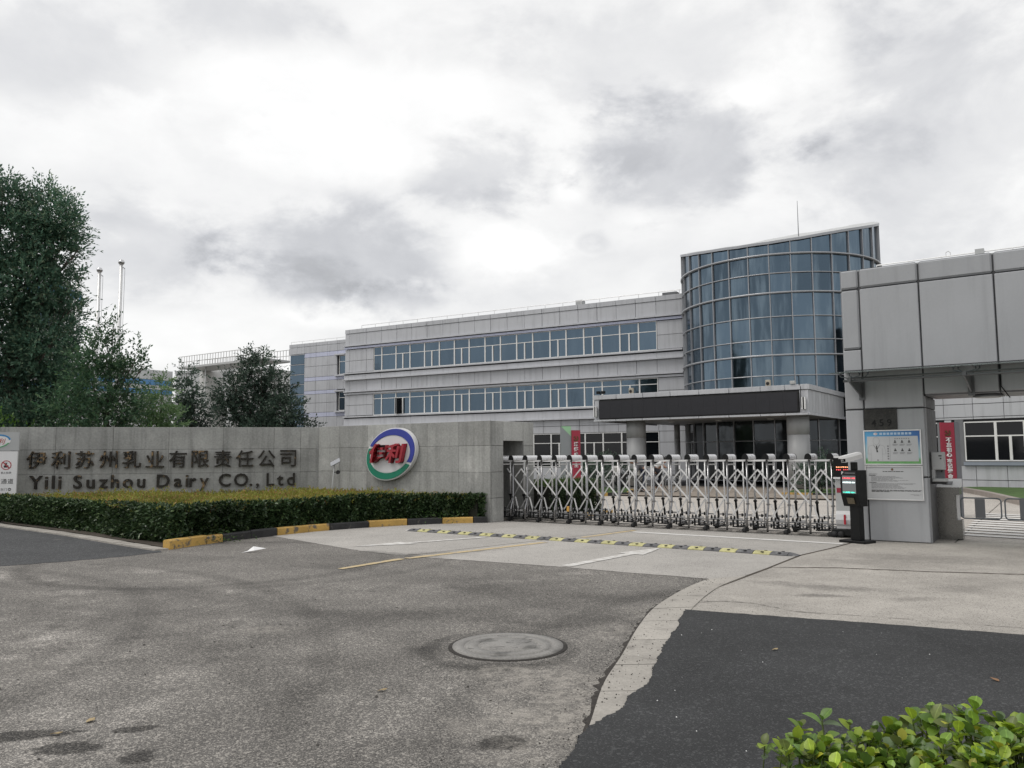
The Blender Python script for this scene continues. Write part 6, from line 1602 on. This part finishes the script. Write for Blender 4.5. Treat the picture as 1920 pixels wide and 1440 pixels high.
def big_leaf(mat, curl):
    b = MB(); xs = [0, .08, .25, .45, .65, .84, 1.0]; wd = [.015, .11, .26, .345, .345, .235, .0]; b.smooth = True
    mid = [(x_, 0, -curl * (x_ ** 2) + .02) for x_ in xs]; up_ = [(x_, w_, -curl * x_ ** 2 + .02 + w_ * .38) for x_, w_ in zip(xs, wd)]; dn = [(x_, -w_, -curl * x_ ** 2 + .02 + w_ * .38) for x_, w_ in zip(xs, wd)]
    b.v += mid + up_ + dn
    for i in range(6): b.face((i, i + 1, 8 + i, 7 + i)); b.face((i + 1, i, 14 + i, 15 + i))
    return b.mesh('leaf', mat)
LMESH = [[big_leaf(m, c_) for c_ in (.05, .18, .34)] for m in lm]
stems = MB(); slots = []
r_ = random.Random(17)
def whorl(x_, y_, z_, tilt, az_, n, size, tone_w):
    ax_ = Vector((sin(tilt) * cos(az_), sin(tilt) * sin(az_), cos(tilt))); u_ = ax_.orthogonal().normalized(); v_ = ax_.cross(u_)
    for k in range(n):
        lev = k // 2; a = (k % 2) * pi + lev * pi / 2 + r_.uniform(-.35, .35)
        op = RD(r_.uniform(28, 48) + lev * 15 if n > 3 else r_.uniform(20, 50))
        dr = (u_ * cos(a) + v_ * sin(a)) * sin(op) + ax_ * cos(op)
        nrm = ax_ - dr * ax_.dot(dr)
        if nrm.length < .05: nrm = Vector((0, 0, 1)) - dr * dr.z
        nrm.normalize(); sd_ = nrm.cross(dr)
        m3 = Matrix((dr, sd_, nrm)).transposed()
        slots.append((Vector((x_, y_, z_)) - ax_ * lev * .016, m3, size * r_.uniform(.58, 1.32) * (.75 + .14 * lev), r_.choices(range(6), tone_w)[0]))
def hz(x_, y_): return .812 - .025 * max(0, min(1, (x_ - 1.2) / .4)) + .03 * sin(x_ * 5 + y_ * 3) + .02 * sin(x_ * 11)
cand = []
while len(cand) < 1350:
    x_ = r_.uniform(.74, 2.6); y_ = r_.uniform(1.72, 2.52)
    edge = min(x_ - .66, 2.56 - y_)
    if r_.random() > .35 + .65 * min(1, edge / .25): continue
    drop = .16 * max(0, 1 - edge / .16) * r_.random()
    cand.append((x_, y_, hz(x_, y_) - abs(r_.gauss(0, .020)) - drop - (.12 * r_.random() if r_.random() < .45 else 0)))
for (x_, y_, z_) in cand:
    whorl(x_, y_, z_, r_.uniform(0, .65), r_.uniform(0, 6.28), r_.choice([4, 5, 6, 6]), .048, (8, 7, 4, 3.5, 1.6, 4)); stems.pipe([(x_, y_, z_), (x_ + r_.uniform(-.04, .04), y_ + r_.uniform(-.04, .04), z_ - .22)], .0022, 4)
for (x_, y_, z_, n, w_) in ((.90, 2.42, .895, 4, (0, 2, 3, 8, 0, 1)), (1.18, 2.45, .885, 4, (5, 3, 1, 0, 0, 1)), (1.36, 2.44, .915, 6, (2, 7, 2, 1, 0, 0)), (1.58, 2.45, .865, 5, (2, 2, 1, 0, 4, 1)), (1.75, 2.42, .865, 4, (5, 3, 0, 0, 1, 0)), (2.05, 2.45, .895, 6, (6, 5, 0, 0, 0, 0)), (2.22, 2.43, .875, 4, (5, 3, 1, 1, 0, 0)), (2.40, 2.44, .875, 5, (5, 4, 1, 1, 0, 0)), (2.52, 2.38, .86, 5, (6, 3, 0, 0, 1, 0)), (.82, 2.3, .86, 5, (0, 2, 4, 6, 0, 2))):
    z_ -= .075
    whorl(x_, y_, z_, .15, r_.uniform(0, 6), n, .056, w_); stems.pipe([(x_, y_, z_), (x_ + .01, y_ - .03, z_ - .2)], .0025, 5)
# nearest-to-view 300 leaves as pieces, the rest as one mass
camp = Vector((0, 0, 1.6))
def vis_key(s):
    p = s[0]; 
    inview = (p.x / p.y > .30) and (p.x / p.y < .66) and ((1.6 - p.z) / p.y < .40)
    return (0 if inview else 1, -(p.z) + .15 * (p - camp).length - .6 * r_.random() * .1)
slots.sort(key=vis_key)
for p, m3, s, tn in slots[:296]:
    o = put('leaf', LMESH[tn][r_.randrange(3)], sh)
    o.matrix_local = Matrix.Translation(p - Vector((1.9, 1.9, 0))) @ m3.to_4x4() @ Matrix.Scale(s, 4)
mass = MB(); mass.smooth = True
for p, m3, s, tn in slots[296:]:
    me = LMESH[tn][r_.randrange(3)]; n0 = len(mass.v); mass.k = tn
    for v in me.vertices: mass.v.append(tuple(p - Vector((1.9, 1.9, 0)) + m3 @ (v.co * s)))
    for f in me.polygons: mass.face([n0 + i for i in f.vertices])
stuff(mass.build('leaf_mass', lm, sh))
stems.v = [(a - 1.9, b_ - 1.9, c) for a, b_, c in stems.v]; stuff(stems.build('stems', M('green_stem', (.09, .12, .03), .6, 0, .2, 20), sh))
b = MB(); b.box(-1.06, 1.4, -.5, .50, 0, .66); b.build('dark_core', M('shrub_core', (.012, .018, .006), .95, 0, .4, 12), sh)  # added dark filler box that closes the gaps between the shrub leaves

# ================================================================ riders in the yard
SKIN = M('skin', (.36, .21, .15), .55, 0, .05, 20); SHIRT = M('white_shirt', (.62, .62, .62), .8, 0, .05, 10); TROU = M('dark_trousers', (.018, .02, .028), .85, 0, .1, 10); HAIR = M('black_hair', (.012, .011, .01), .7, 0, .1, 20); NAVY = M('navy_cloth', (.03, .04, .075), .85, 0, .1, 10)
def skin_body(name, parent, joints, edges, radii, mat):
    me = bpy.data.meshes.new(name); me.from_pydata(joints, edges, []); me.materials.append(mat)
    o = put(name, me, parent)
    md = o.modifiers.new('skin', 'SKIN')
    for i, r in enumerate(radii): me.skin_vertices[0].data[i].radius = (r, r)
    me.skin_vertices[0].data[0].use_root = True
    md.use_smooth_shade = True; md2 = o.modifiers.new('sub', 'SUBSURF'); md2.levels = 1; md2.render_levels = 1
    return o
def bicycle(label, x, y, heading, frame_mat, rr=.33):
    o = thing('bicycle', label, 'bicycle', (x, y, .06), heading)
    for wx in (-.52, .52):
        b = MB(); q = [(wx + rr * cos(2 * pi * k / 28), 0, rr + .01 + rr * sin(2 * pi * k / 28)) for k in range(29)]; b.pipe(q, .018, 6, caps=False); w_ = b.build('wheel', RUBBER, o)
        b = MB(); b.pipe([(wx + rr * .94 * cos(2 * pi * k / 28), 0, rr + .01 + rr * .94 * sin(2 * pi * k / 28)) for k in range(29)], .008, 4, caps=False)
        for k in range(14): b.pipe([(wx, 0, rr + .01), (wx + rr * .93 * cos(2 * pi * k / 14), 0, rr + .01 + rr * .93 * sin(2 * pi * k / 14))], .0025, 3)
        b.pipe([(wx, -.05, rr + .01), (wx, .05, rr + .01)], .025, 8); b.build('spokes', ALU, w_)
        b = MB(); b.pipe([(wx + (rr + .05) * cos(RD(a)), 0, rr + .01 + (rr + .05) * sin(RD(a))) for a in range(20, 165, 12)], .022, 5); b.build('mudguard', frame_mat, o)
    b = MB(); b.pipe([(-.52, 0, rr), (-.08, 0, .28), (-.20, 0, .80)], .017, 6); b.pipe([(-.08, 0, .28), (.36, 0, .70)], .02, 6); b.pipe([(-.17, 0, .66), (.36, 0, .78)], .017, 6); b.pipe([(-.52, 0, rr), (-.18, 0, .70)], .012, 6); b.pipe([(.52, 0, rr), (.36, 0, .72), (.33, 0, .95)], .017, 6); b.build('frame', frame_mat, o)
    b = MB(); b.pipe([(.20, .28, .98), (.30, .2, 1.0), (.34, 0, .96), (.30, -.2, 1.0), (.20, -.28, .98)], .013, 6); b.build('handlebar', BLACK, o)
    b = MB(); b.cbox(-.33, -.07, -.08, .08, .80, .87, .02); b.build('saddle', BLACKM, o)
    b = MB(); b.lathe([(.09, -.01), (.09, .01)], 16); b.pipe([(0, 0, -.12), (.15, 0, -.12)], .012, 5); b.pipe([(0, 0, .12), (-.15, 0, .12)], .012, 5); b.build('crank', BLACK, o, (-.08, 0, .28), (pi / 2, 0, 0))
    b = MB()
    for zq in (.72, .86): b.pipe([(.42, -.15, zq), (.68, -.15, zq), (.68, .15, zq), (.42, .15, zq), (.42, -.15, zq)], .008, 4)
    for k in range(6): b.pipe([(.42 + k * .052, -.15, .72), (.42 + k * .052, -.15, .86)], .005, 3); b.pipe([(.42 + k * .052, .15, .72), (.42 + k * .052, .15, .86)], .005, 3)
    b.build('basket', GREYP, o)
    return o
BKX, BKY = 5.95, 32.6
bicycle('dark city bicycle with basket ridden by the person in white shirt behind the gate', BKX, BKY, 80, GREYP)
pe = thing('person', 'person in white shirt and dark trousers bending forward on a bicycle behind the gate', 'person', (BKX, BKY, .06), 80)
J = [(-.20, 0, .90), (-.10, 0, 1.02), (.07, 0, 1.15), (.17, 0, 1.20), (.22, 0, 1.24), (.30, 0, 1.31), (.33, 0, 1.37),
     (.09, -.19, 1.16), (.15, -.25, 1.06), (.24, -.24, .99), (.29, -.23, .985), (.09, .19, 1.16), (.15, .25, 1.06), (.24, .24, .99), (.29, .23, .985),
     (-.16, -.10, .90), (.14, -.12, .72), (.02, -.12, .28), (.12, -.12, .20), (-.16, .10, .90), (.06, .12, .56), (-.16, .12, .20), (-.05, .12, .13)]
E_ = [(0, 1), (1, 2), (2, 3), (3, 4), (4, 5), (5, 6), (2, 7), (7, 8), (8, 9), (9, 10), (2, 11), (11, 12), (12, 13), (13, 14), (0, 15), (15, 16), (16, 17), (17, 18), (0, 19), (19, 20), (20, 21), (21, 22)]
RAD = [.13, .135, .15, .07, .055, .10, .08, .07, .05, .038, .032, .07, .05, .038, .032, .10, .07, .05, .045, .10, .07, .05, .045]
skin_body('body', pe, J, E_, RAD, SKIN)
up_i = [0, 1, 2, 3, 7, 8, 11, 12]; mp = {k: i for i, k in enumerate(up_i)}
skin_body('shirt', pe, [J[k] for k in up_i], [(0, 1), (1, 2), (2, 3), (2, 4), (4, 5), (2, 6), (6, 7)], [.15, .155, .17, .085, .088, .065, .088, .065], SHIRT)
lo_i = [0, 15, 16, 17, 19, 20, 21]; 
skin_body('trousers', pe, [J[k] for k in lo_i], [(0, 1), (1, 2), (2, 3), (0, 4), (4, 5), (5, 6)], [.145, .115, .088, .06, .115, .088, .06], TROU)
b = MB(); b.lathe([(0, -.03), (.10, -.02), (.118, .03), (.10, .09), (.05, .125), (0, .13)], 16, (.29, 0, 1.32)); b.build('hair', HAIR, pe)
b = MB(); b.cbox(.395, .425, -.015, .015, 1.29, 1.325, .005); b.build('nose', SKIN, pe)
# loaded electric scooter to the left, with its rider in dark clothes
SX, SY = 4.75, 33.1
sc_ = thing('delivery_scooter', 'electric scooter with pale luggage bags parked left of the cyclist behind the gate', 'scooter', (SX, SY, .06), 85)
for wx in (-.48, .48):
    b = MB(); b.pipe([(wx + .20 * cos(2 * pi * k / 20), 0, .22 + .20 * sin(2 * pi * k / 20)) for k in range(21)], .04, 6, caps=False); b.lathe([(0, 0), (.0, .0)], 3); w_ = b.build('wheel', RUBBER, sc_)
    b = MB(); b.lathe([(0, -.03), (.15, -.02), (.15, .02), (0, .03)], 14); b.build('rim', GREYP, w_, (wx, 0, .22), (pi / 2, 0, 0))
b = MB(); b.sweep([(-.62, -.13, .42), (-.15, -.13, .30), (.2, -.13, .24), (.36, -.13, .80), (.42, -.13, .78), (.30, -.13, .18), (-.35, -.13, .20), (-.62, -.13, .34)], (0, .26, 0)); b.build('body', BLACK, sc_)
b = MB(); b.cbox(-.60, -.02, -.14, .14, .62, .74, .03); b.box(-.5, -.1, -.1, .1, .35, .63); b.build('seat', BLACKM, sc_)
b = MB(); b.pipe([(.48, 0, .22), (.36, 0, .85), (.33, 0, 1.0)], .025, 6); b.pipe([(.24, .30, 1.04), (.33, .1, 1.0), (.33, -.1, 1.0), (.24, -.30, 1.04)], .015, 6); b.build('handlebar', BLACK, sc_)
b = MB(); b.cbox(.36, .60, -.24, .22, .62, .92, .06); b.build('luggage', M('front_bag', (.42, .41, .40), .8, 0, .1, 8), sc_)
b = MB(); b.cbox(-.66, -.28, -.22, .22, .76, 1.06, .07); b.build('luggage', M('pale_bag', (.42, .41, .40), .8, 0, .1, 8), sc_)
p2 = thing('person', 'person in dark navy clothes bending over the loaded scooter behind the gate', 'person', (SX + .62, SY - .25, .06), 80)
J2 = [(0, 0, .86), (-.10, 0, .98), (-.26, 0, 1.12), (-.36, 0, 1.18), (-.42, 0, 1.20), (-.51, 0, 1.22), (-.56, 0, 1.26), (-.24, -.19, 1.12), (-.27, -.23, .90), (-.36, -.21, .78), (-.40, -.20, .74), (-.24, .19, 1.12), (-.27, .23, .90), (-.36, .21, .78), (-.40, .20, .74), (0, -.09, .82), (.03, -.10, .48), (-.01, -.10, .08), (.10, -.11, .04), (0, .09, .82), (.0, .10, .48), (-.05, .10, .08), (.06, .11, .04)]
skin_body('body', p2, J2, E_, RAD, SKIN)
skin_body('jacket', p2, [J2[k] for k in [0, 1, 2, 3, 7, 8, 9, 11, 12, 13]], [(0, 1), (1, 2), (2, 3), (2, 4), (4, 5), (5, 6), (2, 7), (7, 8), (8, 9)], [.155, .15, .165, .085, .09, .07, .055, .09, .07, .055], M('grey_cloth', (.10, .10, .11), .85, 0, .1, 8))
skin_body('trousers', p2, [J2[k] for k in lo_i], [(0, 1), (1, 2), (2, 3), (0, 4), (4, 5), (5, 6)], [.145, .115, .088, .065, .115, .088, .065], NAVY)
b = MB(); b.lathe([(0, -.03), (.10, -.02), (.118, .03), (.10, .09), (.05, .125), (0, .13)], 16, (-.50, 0, 1.24)); b.build('hair', HAIR, p2)
b = MB(); b.cbox(-.63, -.60, -.015, .015, 1.20, 1.235, .005); b.build('nose', SKIN, p2)
